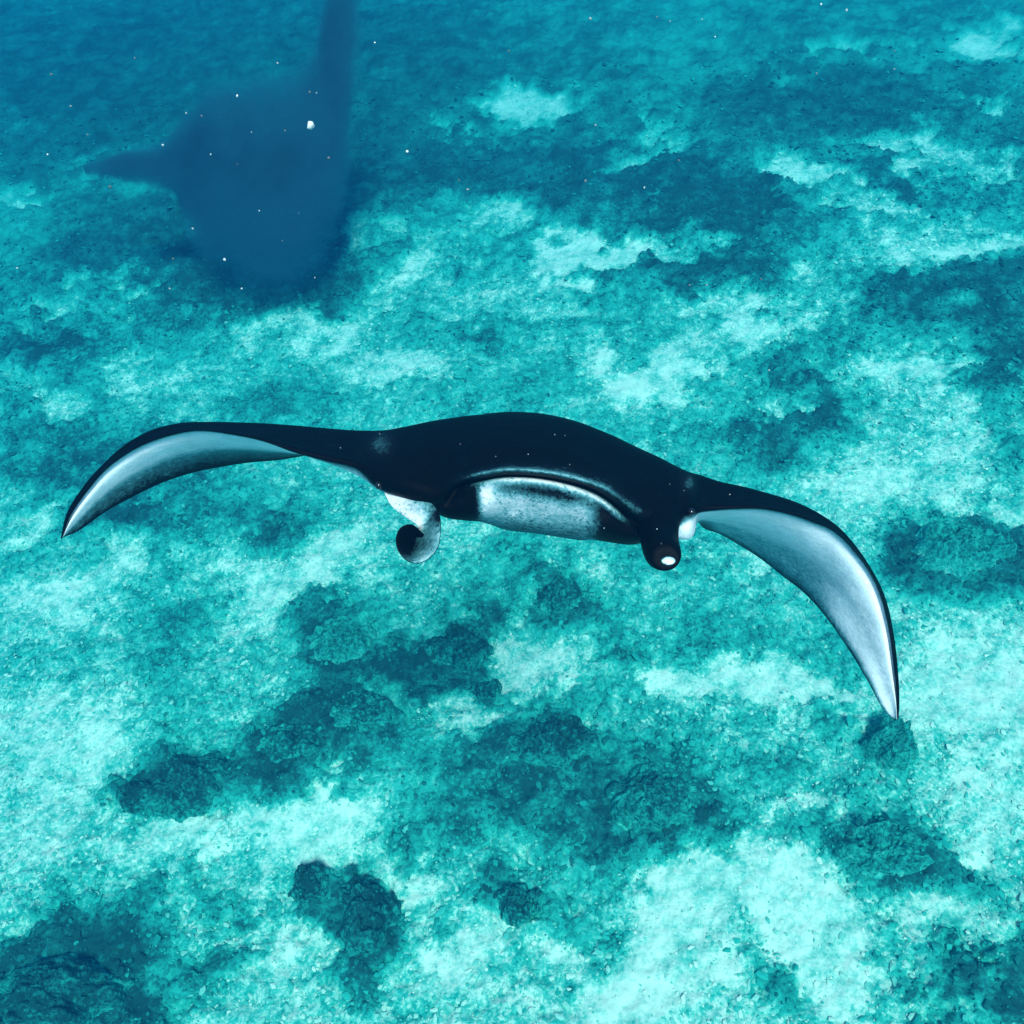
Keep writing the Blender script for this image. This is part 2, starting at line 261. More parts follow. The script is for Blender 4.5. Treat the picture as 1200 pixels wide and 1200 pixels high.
    [[-0.055, 0.7647, 0.0835, 0], [-0.0553, 0.4882, 0.1496, 0], [-0.0549, 0.2, 0.1562, 0], [-0.0516, 0.0294, 0.082, 0], [-0.0493, -0.0471, 0.0243, 0.15], [-0.0491, -0.0765, 0.0135, 0.6], [-0.0492, -0.0588, 0.0065, 0.02], [-0.0498, 0.0176, 0.0042, 0], [-0.0493, -0.0441, -0.005, 0.85], [-0.0494, -0.0353, -0.0204, 0.45], [-0.0495, -0.0206, -0.0428, 0.78], [-0.0484, 0.0882, -0.1061, 0.46], [-0.0483, 0.4118, -0.0709, 0.6], [-0.0494, 0.6176, 0.0219, 0.5]],
    [[0.0381, 0.7647, 0.0761, 0], [0.0329, 0.4882, 0.1452, 0], [0.0269, 0.2, 0.1533, 0], [0.0203, 0.0294, 0.0766, 0], [0.0164, -0.05, 0.0224, 0.15], [0.0155, -0.0824, 0.0107, 0.65], [0.016, -0.0647, 0.0037, 0.03], [0.0182, 0.0176, 0.0015, 0], [0.0164, -0.05, -0.0078, 0.9], [0.0166, -0.0424, -0.0258, 0.22], [0.0153, -0.0265, -0.0464, 0.74], [0.0164, 0.0882, -0.1135, 0.46], [0.0223, 0.4118, -0.0816, 0.6], [0.0341, 0.6176, 0.0149, 0.5]],
    [[0.1312, 0.7647, 0.059, 0], [0.1211, 0.4882, 0.1276, 0], [0.1088, 0.2, 0.1358, 0], [0.0944, 0.0353, 0.0644, 0], [0.0841, -0.0441, 0.0123, 0.15], [0.0805, -0.0765, -0.0002, 0.65], [0.0815, -0.0588, -0.0072, 0.03], [0.0847, 0.0235, -0.0099, 0], [0.0809, -0.0412, -0.0206, 0.9], [0.0795, -0.0341, -0.0378, 0.22], [0.0768, -0.0206, -0.0586, 0.72], [0.0756, 0.0882, -0.1227, 0.46], [0.0864, 0.4118, -0.0923, 0.6], [0.1084, 0.6176, -0.0013, 0.5]],
    [[0.1973, 0.7647, 0.0418, 0], [0.1829, 0.4882, 0.1055, 0], [0.1651, 0.1971, 0.1141, 0], [0.1454, 0.0412, 0.0449, 0], [0.1337, -0.0324, -0.0011, 0.15], [0.1277, -0.0618, -0.0134, 0.6], [0.1275, -0.0441, -0.0206, 0.03], [0.1318, 0.0294, -0.0241, 0], [0.1252, -0.0294, -0.036, 0.9], [0.1239, -0.0235, -0.0481, 0.5], [0.1196, -0.0118, -0.0709, 0.75], [0.1163, 0.0882, -0.1283, 0.46], [0.1355, 0.4118, -0.103, 0.6], [0.1687, 0.6176, -0.0152, 0.5]],
    [[0.2384, 0.7588, 0.0318, 0], [0.2225, 0.4882, 0.0879, 0], [0.2018, 0.1941, 0.0983, 0], [0.1786, 0.0471, 0.0307, 0], [0.1628, -0.0206, -0.0113, 0.15], [0.1567, -0.0471, -0.0242, 0.5], [0.1549, -0.0294, -0.0342, 0.02], [0.1588, 0.0294, -0.0385, 0], [0.1508, -0.0176, -0.0498, 0.85], [0.1481, -0.0088, -0.0621, 0.25], [0.1418, -0.0, -0.0904, 0.35], [0.1375, 0.0765, -0.1279, 0.46], [0.1633, 0.4118, -0.103, 1], [0.2058, 0.6176, -0.0245, 0.5]],
    [[0.2768, 0.7529, 0.0218, 0], [0.2578, 0.4882, 0.0702, 0], [0.2345, 0.1912, 0.0815, 0], [0.212, 0.0529, 0.0146, 0], [0.1936, -0.0118, -0.0304, 0.1], [0.186, -0.0324, -0.043, 0.35], [0.1848, -0.0118, -0.0533, 0.02], [0.1864, 0.0353, -0.0601, 0], [0.1766, -0.0059, -0.0709, 0.75], [0.1719, -0.0, -0.0815, 0.05], [0.1619, 0.0059, -0.1029, 0.0], [0.1591, 0.0706, -0.1314, 0.1], [0.1911, 0.4118, -0.103, 0.8], [0.2429, 0.6176, -0.0315, 0.5]],
    [[0.3151, 0.7471, 0.0119, 0], [0.2945, 0.4824, 0.0545, 0], [0.269, 0.1882, 0.0648, 0], [0.2473, 0.0588, -0.0016, 0], [0.2229, -0.0029, -0.0497, 0.1], [0.2158, -0.0176, -0.0621, 0.4], [0.2127, -0.0, -0.0744, 0.05], [0.2117, 0.0353, -0.0835, 0], [0.2017, 0.0118, -0.0905, 0.3], [0.1945, 0.0118, -0.0994, 0.0], [0.1863, 0.0176, -0.1156, 0.0], [0.1884, 0.0706, -0.137, 0.0], [0.2253, 0.4118, -0.1072, 0.7], [0.2847, 0.6176, -0.0407, 0.5]],
    [[0.3581, 0.7412, 0.0044, 0], [0.3311, 0.4765, 0.041, 0], [0.3015, 0.1853, 0.0492, 0], [0.282, 0.0706, -0.0122, 0], [0.2551, 0.0118, -0.0638, 0], [0.245, 0.0029, -0.078, 0.12], [0.2391, 0.0118, -0.0905, 0], [0.2351, 0.0353, -0.0998, 0], [0.2289, 0.0294, -0.1069, 0], [0.2246, 0.0235, -0.1139, 0], [0.2217, 0.0294, -0.1248, 0], [0.2277, 0.0765, -0.1408, 0], [0.2723, 0.4118, -0.1136, 0.6], [0.3264, 0.6176, -0.0523, 0.5]],
    [[0.4058, 0.7059, -0.0062, 0], [0.373, 0.4647, 0.0165, 0], [0.3339, 0.1824, 0.0326, 0], [0.3199, 0.0882, -0.0191, 0], [0.3046, 0.0412, -0.0619, 0], [0.2973, 0.0294, -0.0781, 0], [0.2937, 0.0294, -0.0907, 0], [0.2928, 0.0353, -0.1016, 0], [0.2983, 0.0471, -0.1054, 0.3], [0.3029, 0.0529, -0.1146, 0.75], [0.3142, 0.0765, -0.1279, 0.85], [0.3272, 0.1765, -0.1191, 0.5], [0.3664, 0.4118, -0.0965, 0.7], [0.3866, 0.5882, -0.048, 0.5]],
    [[0.4499, 0.6588, -0.0473, 0], [0.4113, 0.4471, -0.0102, 0], [0.364, 0.1882, 0.0212, 0.05], [0.3549, 0.1176, -0.0071, 0.28], [0.3484, 0.0824, -0.0432, 0], [0.3444, 0.0706, -0.0599, 0], [0.342, 0.0676, -0.0709, 0.0], [0.3433, 0.0647, -0.0837, 0.5], [0.3433, 0.0647, -0.0947, 1], [0.3451, 0.0647, -0.1093, 1], [0.3495, 0.0882, -0.1283, 0.95], [0.3677, 0.1765, -0.121, 1], [0.4091, 0.4118, -0.103, 1], [0.437, 0.5882, -0.0709, 0.5]],
    [[0.4842, 0.6176, -0.1126, 0.05], [0.4481, 0.4456, -0.0504, 0], [0.4043, 0.2353, 0.0143, 0], [0.388, 0.1641, -0.0222, 0], [0.3787, 0.1253, -0.0479, 0], [0.3747, 0.1082, -0.058, 0], [0.3736, 0.1047, -0.0646, 0], [0.3734, 0.1059, -0.0703, 0.0], [0.3739, 0.1094, -0.0728, 0.35], [0.381, 0.1432, -0.0744, 0.95], [0.3951, 0.2082, -0.0795, 1.0], [0.4226, 0.3362, -0.0888, 0.9], [0.4445, 0.4385, -0.0958, 0.505], [0.4729, 0.5665, -0.108, 0.21200000000000002]],
    [[0.5196, 0.5882, -0.1282, 0.05], [0.4909, 0.45, -0.0656, 0], [0.4484, 0.2471, 0.0008, 0], [0.4308, 0.1759, -0.0277, 0], [0.4208, 0.1371, -0.0478, 0], [0.4165, 0.12, -0.0556, 0], [0.4153, 0.1165, -0.0608, 0], [0.4151, 0.1176, -0.0652, 0.0], [0.4157, 0.1212, -0.0671, 0.35], [0.4226, 0.1529, -0.0697, 0.95], [0.4357, 0.2118, -0.0776, 1.0], [0.4618, 0.3294, -0.0918, 0.9], [0.4827, 0.4235, -0.1026, 0.7100000000000001], [0.5091, 0.5412, -0.1211, 0.54]],
    [[0.5614, 0.5706, -0.1529, 0.05], [0.545, 0.4453, -0.0855, 0], [0.5107, 0.2412, -0.0133, 0], [0.4849, 0.1765, -0.0346, 0], [0.4691, 0.1412, -0.0497, 0], [0.4625, 0.1259, -0.0557, 0], [0.4598, 0.1224, -0.0595, 0], [0.4583, 0.1235, -0.0629, 0.0], [0.4584, 0.1271, -0.0643, 0.35], [0.4655, 0.1576, -0.068, 0.95], [0.4784, 0.2129, -0.0795, 1.0], [0.5043, 0.3247, -0.1003, 0.9], [0.5251, 0.4141, -0.1158, 0.7100000000000001], [0.551, 0.5259, -0.1426, 0.54]],
    [[0.6221, 0.5412, -0.1948, 0.05], [0.608, 0.4303, -0.1167, 0], [0.5727, 0.2353, -0.0313, 0], [0.5453, 0.1771, -0.045, 0], [0.5282, 0.1453, -0.0548, 0], [0.5213, 0.1318, -0.0587, 0], [0.5181, 0.1282, -0.0612, 0], [0.5164, 0.1294, -0.0634, 0.0], [0.5165, 0.1329, -0.0643, 0.35], [0.5239, 0.1618, -0.0698, 0.95], [0.5369, 0.2118, -0.087, 1.0], [0.5635, 0.3147, -0.1177, 0.9], [0.5848, 0.3971, -0.1405, 0.7100000000000001], [0.6115, 0.5, -0.1798, 0.54]],
    [[0.6685, 0.5059, -0.2374, 0.05], [0.6566, 0.4056, -0.1483, 0], [0.6227, 0.2235, -0.0492, 0], [0.5991, 0.175, -0.0597, 0], [0.5845, 0.1485, -0.0673, 0], [0.5786, 0.1376, -0.0703, 0], [0.5758, 0.1341, -0.0722, 0], [0.5745, 0.1353, -0.0739, 0.0], [0.5749, 0.1388, -0.0747, 0.35], [0.582, 0.1656, -0.0817, 0.95], [0.5931, 0.2094, -0.1034, 1.0], [0.6169, 0.3021, -0.142, 0.9], [0.6361, 0.3762, -0.1704, 0.7100000000000001], [0.6592, 0.4688, -0.219, 0.54]],
    [[0.701, 0.4588, -0.2692, 0.05], [0.6954, 0.3706, -0.1779, 0], [0.6702, 0.2118, -0.0748, 0], [0.6501, 0.1729, -0.0817, 0], [0.6377, 0.1518, -0.0867, 0], [0.6328, 0.1435, -0.0887, 0], [0.6302, 0.14, -0.09, 0], [0.6292, 0.1412, -0.0913, 0.0], [0.6298, 0.1447, -0.0918, 0.35], [0.6361, 0.1688, -0.0997, 0.95], [0.6437, 0.2047, -0.1236, 1.0], [0.6621, 0.2841, -0.166, 0.9], [0.6772, 0.3476, -0.197, 0.7100000000000001], [0.6941, 0.4271, -0.2494, 0.54]],
    [[0.7276, 0.4118, -0.306, 0.05], [0.7322, 0.3409, -0.216, 0], [0.7211, 0.2118, -0.1121, 0], [0.7031, 0.1794, -0.113, 0], [0.692, 0.1618, -0.1138, 0], [0.6877, 0.1553, -0.1141, 0], [0.6852, 0.1518, -0.1144, 0], [0.6843, 0.1529, -0.1147, 0.0], [0.685, 0.1565, -0.1148, 0.35], [0.6902, 0.1776, -0.1237, 0.95], [0.6933, 0.2047, -0.1498, 1.0], [0.7046, 0.2694, -0.1959, 0.9], [0.7145, 0.3212, -0.2292, 0.7725000000000001], [0.7236, 0.3859, -0.2851, 0.64]],
    [[0.763, 0.3647, -0.3664, 0.05], [0.7762, 0.3138, -0.2816, 0], [0.7782, 0.2176, -0.1809, 0], [0.7617, 0.1918, -0.1758, 0], [0.7513, 0.1776, -0.1722, 0], [0.7475, 0.1729, -0.1708, 0], [0.7449, 0.1694, -0.1699, 0], [0.7441, 0.1706, -0.1693, 0.0], [0.7449, 0.1741, -0.1692, 0.35], [0.749, 0.1921, -0.1787, 0.95], [0.7481, 0.2094, -0.206, 1.0], [0.7533, 0.2579, -0.254, 0.9], [0.7586, 0.2968, -0.2883, 0.91], [0.7614, 0.3453, -0.3452, 0.8600000000000001]],
    [[0.7944, 0.3294, -0.428, 0.05], [0.8139, 0.2966, -0.3534, 0], [0.8259, 0.2294, -0.2625, 0], [0.8114, 0.21, -0.2522, 0], [0.8021, 0.1994, -0.2449, 0], [0.7989, 0.1965, -0.2421, 0], [0.7961, 0.1929, -0.2402, 0], [0.7953, 0.1941, -0.2388, 0.0], [0.7961, 0.1976, -0.2384, 0.35], [0.7994, 0.2126, -0.2481, 0.95], [0.7952, 0.2212, -0.2744, 1.0], [0.7954, 0.255, -0.321, 0.9], [0.7967, 0.2821, -0.3539, 0.885], [0.7947, 0.3159, -0.4081, 0.8200000000000001]],
    [[0.8208, 0.3059, -0.4837, 0.05], [0.8399, 0.2886, -0.4249, 0], [0.8547, 0.2471, -0.3517, 0], [0.8427, 0.2309, -0.3409, 0], [0.8351, 0.2221, -0.3334, 0], [0.8327, 0.22, -0.3305, 0], [0.8302, 0.2165, -0.3284, 0], [0.8297, 0.2176, -0.327, 0.0], [0.8306, 0.2212, -0.3268, 0.35], [0.8335, 0.2338, -0.3354, 0.95], [0.8278, 0.2353, -0.3569, 1.0], [0.8258, 0.2574, -0.3958, 0.9], [0.8254, 0.275, -0.423, 0.91], [0.8217, 0.2971, -0.4674, 0.8600000000000001]],
    [[0.8471, 0.3, -0.5356, 0.05], [0.8616, 0.2902, -0.5035, 0], [0.8737, 0.2647, -0.4622, 0], [0.8654, 0.255, -0.4502, 0], [0.86, 0.2497, -0.4415, 0], [0.8586, 0.2494, -0.4384, 0], [0.8563, 0.2459, -0.4357, 0], [0.856, 0.2471, -0.4341, 0.0], [0.8571, 0.2506, -0.4339, 0.35], [0.8599, 0.2615, -0.4402, 0.95], [0.8541, 0.2576, -0.4534, 1.0], [0.852, 0.2709, -0.4788, 0.9], [0.8511, 0.2815, -0.4965, 0.91], [0.848, 0.2947, -0.5252, 0.8600000000000001]],
    [[0.8692, 0.2941, -0.5629, 0.05], [0.8753, 0.2887, -0.5462, 0], [0.8793, 0.2735, -0.5242, 0], [0.8749, 0.2687, -0.5176, 0], [0.872, 0.266, -0.5129, 0], [0.8717, 0.2671, -0.5114, 0], [0.8698, 0.2635, -0.5096, 0], [0.8699, 0.2647, -0.5088, 0.0], [0.8711, 0.2682, -0.5091, 0.35], [0.8744, 0.2779, -0.5134, 0.95], [0.8696, 0.2706, -0.5192, 1.0], [0.8695, 0.2779, -0.5328, 0.9], [0.8698, 0.2838, -0.5422, 0.91], [0.8693, 0.2912, -0.5574, 0.8600000000000001]],
    [[0.8747, 0.2824, -0.5644, 0.05], [0.8781, 0.2839, -0.5629, 0], [0.8808, 0.2824, -0.5604, 0], [0.8789, 0.2807, -0.56, 0], [0.8777, 0.2799, -0.5598, 0], [0.8781, 0.2818, -0.5602, 0], [0.8764, 0.2782, -0.5595, 0], [0.8767, 0.2794, -0.5597, 0.0], [0.878, 0.2829, -0.5605, 0.35], [0.8812, 0.2913, -0.5625, 0.95], [0.8762, 0.28, -0.5607, 1.0], [0.8757, 0.2807, -0.5618, 0.9], [0.8755, 0.2813, -0.5626, 0.505], [0.8749, 0.2821, -0.5639, 0.21200000000000002]],
]
FIN_RIBBON = [[[-0.3115, 0.0765, -0.0286, 0.9], [-0.3087, 0.1412, 0.0012, 0.2]], [[-0.2938, 0.0529, -0.0563, 1], [-0.2686, 0.0882, -0.008, 0.75]], [[-0.2614, 0.0235, -0.0799, 1], [-0.2314, 0.0471, -0.031, 0.6]], [[-0.2322, -0.0, -0.0993, 1], [-0.2017, 0.0176, -0.0548, 0.5]], [[-0.2345, 0.0235, -0.1103, 1], [-0.1852, -0.0118, -0.0779, 0.1]], [[-0.2465, 0.0529, -0.1255, 0.5], [-0.1817, -0.0353, -0.1092, 0.6]], [[-0.2507, 0.0588, -0.1329, 0.1], [-0.1851, -0.0588, -0.1414, 0.7]], [[-0.2507, 0.0588, -0.1384, 0.0], [-0.2018, -0.0647, -0.1635, 0.8]], [[-0.2489, 0.0588, -0.142, 0], [-0.2255, -0.0676, -0.1736, 0.7]], [[-0.2453, 0.0588, -0.1439, 0], [-0.2481, -0.0647, -0.1669, 0.35]], [[-0.2416, 0.0588, -0.142, 0], [-0.2651, -0.0588, -0.1466, 0.1]], [[-0.238, 0.0588, -0.1384, 0], [-0.2692, -0.0529, -0.1227, 0.03]], [[-0.2361, 0.0588, -0.1348, 0], [-0.2611, -0.0412, -0.103, 0.03]], [[-0.2361, 0.0588, -0.1311, 0], [-0.2415, -0.0294, -0.0971, 0.03]], [[-0.2361, 0.0588, -0.1293, 0], [-0.218, -0.0, -0.1187, 0.05]]]
FIN_RINGS = [[[0.2873, 0.1176, -0.0334], [0.0563, 0.045], 0], [[0.2838, 0.0706, -0.0672], [0.0495, 0.044], 0], [[0.273, 0.0235, -0.0996], [0.043, 0.0395], 0], [[0.2685, -0.0176, -0.1306], [0.0395, 0.0351], 0], [[0.2674, -0.0529, -0.1485], [0.038, 0.0362], 0], [[0.267, -0.0824, -0.1559], [0.0348, 0.0323], 0], [[0.2689, -0.0971, -0.162], [0.027, 0.0236], 0], [[0.2729, -0.0988, -0.1669], [0.016, 0.0101], 0.0], [[0.2747, -0.0976, -0.1678], [0.0118, 0.0067], 0.9], [[0.277, -0.0941, -0.1689], [0.0084, 0.0047], 1], [[0.2782, -0.0918, -0.169], [0.0027, 0.0017], 1]]
EYES = [[-0.3201, 0.0588, -0.0143], [0.3482, 0.0618, -0.0709]]
FAR_AT = [-2.5185, 9.0935, 0.8373]
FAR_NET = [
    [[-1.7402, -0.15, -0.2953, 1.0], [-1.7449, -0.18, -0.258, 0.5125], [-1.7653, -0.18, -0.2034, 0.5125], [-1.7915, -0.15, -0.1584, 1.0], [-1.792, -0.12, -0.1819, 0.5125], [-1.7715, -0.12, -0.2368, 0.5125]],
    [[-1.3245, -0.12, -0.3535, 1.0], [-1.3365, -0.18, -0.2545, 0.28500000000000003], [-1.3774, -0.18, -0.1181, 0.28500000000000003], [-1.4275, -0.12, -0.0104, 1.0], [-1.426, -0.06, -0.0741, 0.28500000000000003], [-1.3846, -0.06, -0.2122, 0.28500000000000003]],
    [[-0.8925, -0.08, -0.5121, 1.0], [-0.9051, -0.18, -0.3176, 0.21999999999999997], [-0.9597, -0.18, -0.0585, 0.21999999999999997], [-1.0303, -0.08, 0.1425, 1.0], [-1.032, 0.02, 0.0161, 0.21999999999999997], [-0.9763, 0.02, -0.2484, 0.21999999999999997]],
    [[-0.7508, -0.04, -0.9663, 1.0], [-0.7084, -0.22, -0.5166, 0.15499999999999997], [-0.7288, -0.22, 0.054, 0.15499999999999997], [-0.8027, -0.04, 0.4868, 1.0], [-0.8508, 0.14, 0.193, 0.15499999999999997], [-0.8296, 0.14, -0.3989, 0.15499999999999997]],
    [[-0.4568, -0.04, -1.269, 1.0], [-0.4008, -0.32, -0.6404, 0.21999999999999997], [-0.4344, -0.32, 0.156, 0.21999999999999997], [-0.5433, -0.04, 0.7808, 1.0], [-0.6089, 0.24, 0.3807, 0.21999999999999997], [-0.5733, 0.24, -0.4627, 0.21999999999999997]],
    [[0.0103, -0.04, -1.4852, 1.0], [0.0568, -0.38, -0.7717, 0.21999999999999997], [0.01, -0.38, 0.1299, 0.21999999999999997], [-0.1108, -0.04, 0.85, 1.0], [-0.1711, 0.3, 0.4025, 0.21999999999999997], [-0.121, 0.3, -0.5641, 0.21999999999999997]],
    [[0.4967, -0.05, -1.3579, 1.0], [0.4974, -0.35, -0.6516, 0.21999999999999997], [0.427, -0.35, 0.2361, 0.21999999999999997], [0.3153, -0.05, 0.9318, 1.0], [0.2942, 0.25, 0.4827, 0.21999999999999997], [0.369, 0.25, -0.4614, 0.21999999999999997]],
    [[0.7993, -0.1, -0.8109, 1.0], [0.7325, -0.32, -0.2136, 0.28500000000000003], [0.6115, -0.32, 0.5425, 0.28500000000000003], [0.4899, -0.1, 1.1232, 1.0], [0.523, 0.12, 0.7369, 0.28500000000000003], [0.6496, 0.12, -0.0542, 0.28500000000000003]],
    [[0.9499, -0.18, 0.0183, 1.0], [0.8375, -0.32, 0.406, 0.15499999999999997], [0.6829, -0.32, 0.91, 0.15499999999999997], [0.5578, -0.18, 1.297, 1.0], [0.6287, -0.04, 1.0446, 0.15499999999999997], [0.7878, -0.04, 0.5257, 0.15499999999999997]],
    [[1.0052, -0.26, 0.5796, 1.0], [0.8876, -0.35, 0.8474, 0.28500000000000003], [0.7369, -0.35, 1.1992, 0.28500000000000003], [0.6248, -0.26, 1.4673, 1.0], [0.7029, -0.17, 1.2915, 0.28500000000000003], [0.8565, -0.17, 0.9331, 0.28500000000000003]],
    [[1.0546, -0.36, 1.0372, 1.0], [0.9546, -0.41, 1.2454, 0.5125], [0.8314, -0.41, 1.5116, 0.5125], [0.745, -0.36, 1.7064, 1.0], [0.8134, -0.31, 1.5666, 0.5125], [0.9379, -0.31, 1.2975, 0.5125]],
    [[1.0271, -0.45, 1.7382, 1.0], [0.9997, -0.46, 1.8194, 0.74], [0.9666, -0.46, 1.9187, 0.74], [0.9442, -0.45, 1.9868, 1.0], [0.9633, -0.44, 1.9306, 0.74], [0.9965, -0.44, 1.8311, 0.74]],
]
CORALS = [
    [-0.384, 3.835, 0.239, 0.194, 0.24, 1, "dark brown lumpy coral head below the middle of the manta ray's body"],
    [2.486, 2.906, 0.175, 0.187, 0.272, 2, "round teal coral head on pale sand just under the drooping wing tip on the right"],
    [-2.24, 2.836, 0.296, 0.259, 0.24, 3, "dark two-lobed coral head on pale rubble below the wing on the left"],
    [-2.566, 2.755, 0.162, 0.131, 0.144, 4, "small dark coral lump touching the left side of the two-lobed coral head"],
    [0.282, 3.028, 0.298, 0.181, 0.24, 5, "broad darkest coral mound in the long reef patch under the manta ray"],
    [0.913, 2.589, 0.279, 0.223, 0.224, 6, "wide dark coral mound at the right end of the long reef patch, above white sand"],
    [-1.303, 3.924, 0.282, 0.227, 0.144, 7, "low faint coral patch under the rolled head fin on the left"],
    [-1.537, 3.083, 0.246, 0.178, 0.128, 8, "flat dark coral patch in mid foreground, left of centre, with a ragged edge"],
    [-1.073, 3.311, 0.223, 0.178, 0.192, 9, "dark knobbly coral head just above a pale sand strip left of centre"],
    [-0.897, 1.906, 0.193, 0.243, 0.256, 10, "tall dark coral head in the near foreground left of centre"],
    [-1.277, 2.127, 0.125, 0.142, 0.176, 11, "small coral lump up against the tall dark foreground coral head"],
    [-2.728, 1.486, 0.44, 0.25, 0.28, 12, "large dark coral mass in the bottom left corner"],
    [3.394, 4.467, 0.38, 0.245, 0.2, 13, "hazy blue coral patch beyond the wing on the right, ringed by pale sand"],
    [2.269, 2.157, 0.301, 0.165, 0.096, 14, "flat teal coral patch on bright sand in the lower right"],
    [0.026, 1.964, 0.13, 0.147, 0.16, 15, "isolated small coral lump low in the middle of the foreground"],
    [-0.185, 3.476, 0.122, 0.088, 0.128, 17, "little dark coral knob right below the brown lumpy coral head"],
    [0.33, 4.251, 0.234, 0.159, 0.16, 18, "blurred coral patch directly beneath the manta ray's pale chin"],
]
SPECKS = [
    [-0.46, 2.091, 4.882, 0.0088],
    [-0.946, 1.96, 5.063, 0.0022],
    [-0.809, 1.705, 5.126, 0.0019],
    [-0.875, 2.242, 4.966, 0.0021],
    [-0.45, 1.848, 5.138, 0.002],
    [-0.487, 1.662, 5.167, 0.0023],
    [-0.471, 2.19, 4.911, 0.0025],
    [-0.623, 2.995, 4.508, 0.0025],
    [-1.269, 2.716, 4.519, 0.0028],
    [-1.024, 2.64, 4.528, 0.0039],
    [-0.943, 1.813, 4.969, 0.0021],
    [-1.026, 2.216, 4.65, 0.0041],
    [-0.691, 1.961, 4.979, 0.0022],
    [-0.605, 1.797, 5.059, 0.0018],
    [-0.587, 1.537, 4.979, 0.0022],
    [-0.58, 1.639, 4.839, 0.0027],
    [-1.085, 2.604, 4.159, 0.0034],
    [-1.04, 2.401, 4.195, 0.0032],
    [-0.689, 2.482, 4.309, 0.0024],
    [-0.59, 2.389, 4.244, 0.0024],
    [-0.536, 1.567, 4.822, 0.0018],
    [-0.399, 1.938, 4.89, 0.0029],
    [-0.704, 2.46, 4.666, 0.0018],
    [-0.653, 2.622, 4.583, 0.0023],
    [-1.525, 2.484, 4.21, 0.0029],
    [-0.941, 2.789, 4.414, 0.0021],
    [-0.496, 1.599, 5.072, 0.0012],
    [0.209, 2.66, 4.878, 0.0035],
    [-0.009, 2.7, 4.774, 0.0037],
    [0.209, 2.291, 4.777, 0.0023],
    [-0.205, 1.752, 5.01, 0.0026],
    [-0.13, 2.138, 4.716, 0.0026],
    [-0.08, 1.568, 5.04, 0.0024],
    [0.236, 2.805, 4.313, 0.0043],
    [0.41, 2.689, 4.36, 0.0033],
    [-0.353, 2.516, 4.879, 0.0024],
    [0.36, 1.919, 4.895, 0.0023],
    [0.501, 3.155, 4.661, 0.0025],
    [0.379, 2.608, 4.904, 0.0021],
    [1.046, 3.138, 4.702, 0.005],
    [0.949, 3.095, 4.737, 0.0032],
    [0.958, 2.436, 4.894, 0.0023],
    [0.898, 2.251, 4.936, 0.0022],
    [0.809, 2.537, 4.789, 0.0028],
    [0.452, 2.369, 4.999, 0.0019],
    [0.392, 1.897, 5.166, 0.0015],
    [0.54, 1.729, 4.725, 0.002],
    [0.586, 2.388, 4.218, 0.0032],
    [0.308, 1.374, 4.974, 0.0014],
    [0.447, 1.265, 4.876, 0.0018],
    [-0.683, 2.296, 4.53, 0.0018],
    [-0.454, 1.804, 4.839, 0.0014],
    [0.071, 1.127, 4.857, 0.0009],
    [0.088, 1.126, 4.856, 0.0007],
    [0.027, 1.102, 4.836, 0.0008],
    [-0.027, 1.099, 4.834, 0.0006],
    [-0.086, 1.115, 4.847, 0.001],
    [0.362, 1.051, 4.793, 0.0012],
    [0.262, 1.064, 4.804, 0.001],
    [0.286, 1.056, 4.797, 0.0006],
    [0.241, 1.007, 4.756, 0.0009],
    [0.248, 0.988, 4.741, 0.0009],
    [-0.285, 1.11, 4.843, 0.0009],
    [-0.22, 1.128, 4.858, 0.0009],
    [0.096, 1.089, 4.825, 0.0007],
    [0.153, 1.008, 4.757, 0.001],
]
FISH = [
    [[4.347, 5.015, -1.54], [4.514, 4.927, -1.615], "tiny dark slim fish swimming over pale sand beyond the wing on the right"],
    [[4.174, 4.996, -1.818], [4.337, 4.949, -1.857], "faint sliver of a fish below and left of the darker slim fish over pale sand"],
]

# ------------------------------------------------------------------ helpers
def lattice(ix, iy, seed):
    h = (ix.astype(np.int64) * 374761393 + iy.astype(np.int64) * 668265263 + seed * 974634777) & 0xFFFFFFFF
    h = ((h ^ (h >> 13)) * 1274126177) & 0xFFFFFFFF
    h = (h ^ (h >> 16)) & 0xFFFFFFFF
    return h.astype(np.float64) / 4294967295.0 * 2 - 1

def vnoise(x, y, seed=0):
    ix, iy = np.floor(x), np.floor(y)
    fx, fy = x - ix, y - iy
    fx = fx * fx * (3 - 2 * fx); fy = fy * fy * (3 - 2 * fy)
    a = lattice(ix, iy, seed); b = lattice(ix + 1, iy, seed)
    c = lattice(ix, iy + 1, seed); d = lattice(ix + 1, iy + 1, seed)
    return (a + (b - a) * fx) * (1 - fy) + (c + (d - c) * fx) * fy

def fbm(x, y, seed=0, octaves=4, gain=0.55):
    s, a, f = 0.0, 1.0, 1.0
    for o in range(octaves):
        s = s + a * vnoise(x * f + 17.3 * o, y * f - 9.1 * o, seed + o)
        a *= gain; f *= 2.03
    return s

def smooth(e0, e1, v):
    t = np.clip((v - e0) / (e1 - e0), 0, 1)
    return t * t * (3 - 2 * t)

def base_plane(x, y):
    return 0.10 * 12 * np.tanh(x / 12) - 0.045 * 18 * np.tanh(y / 18)

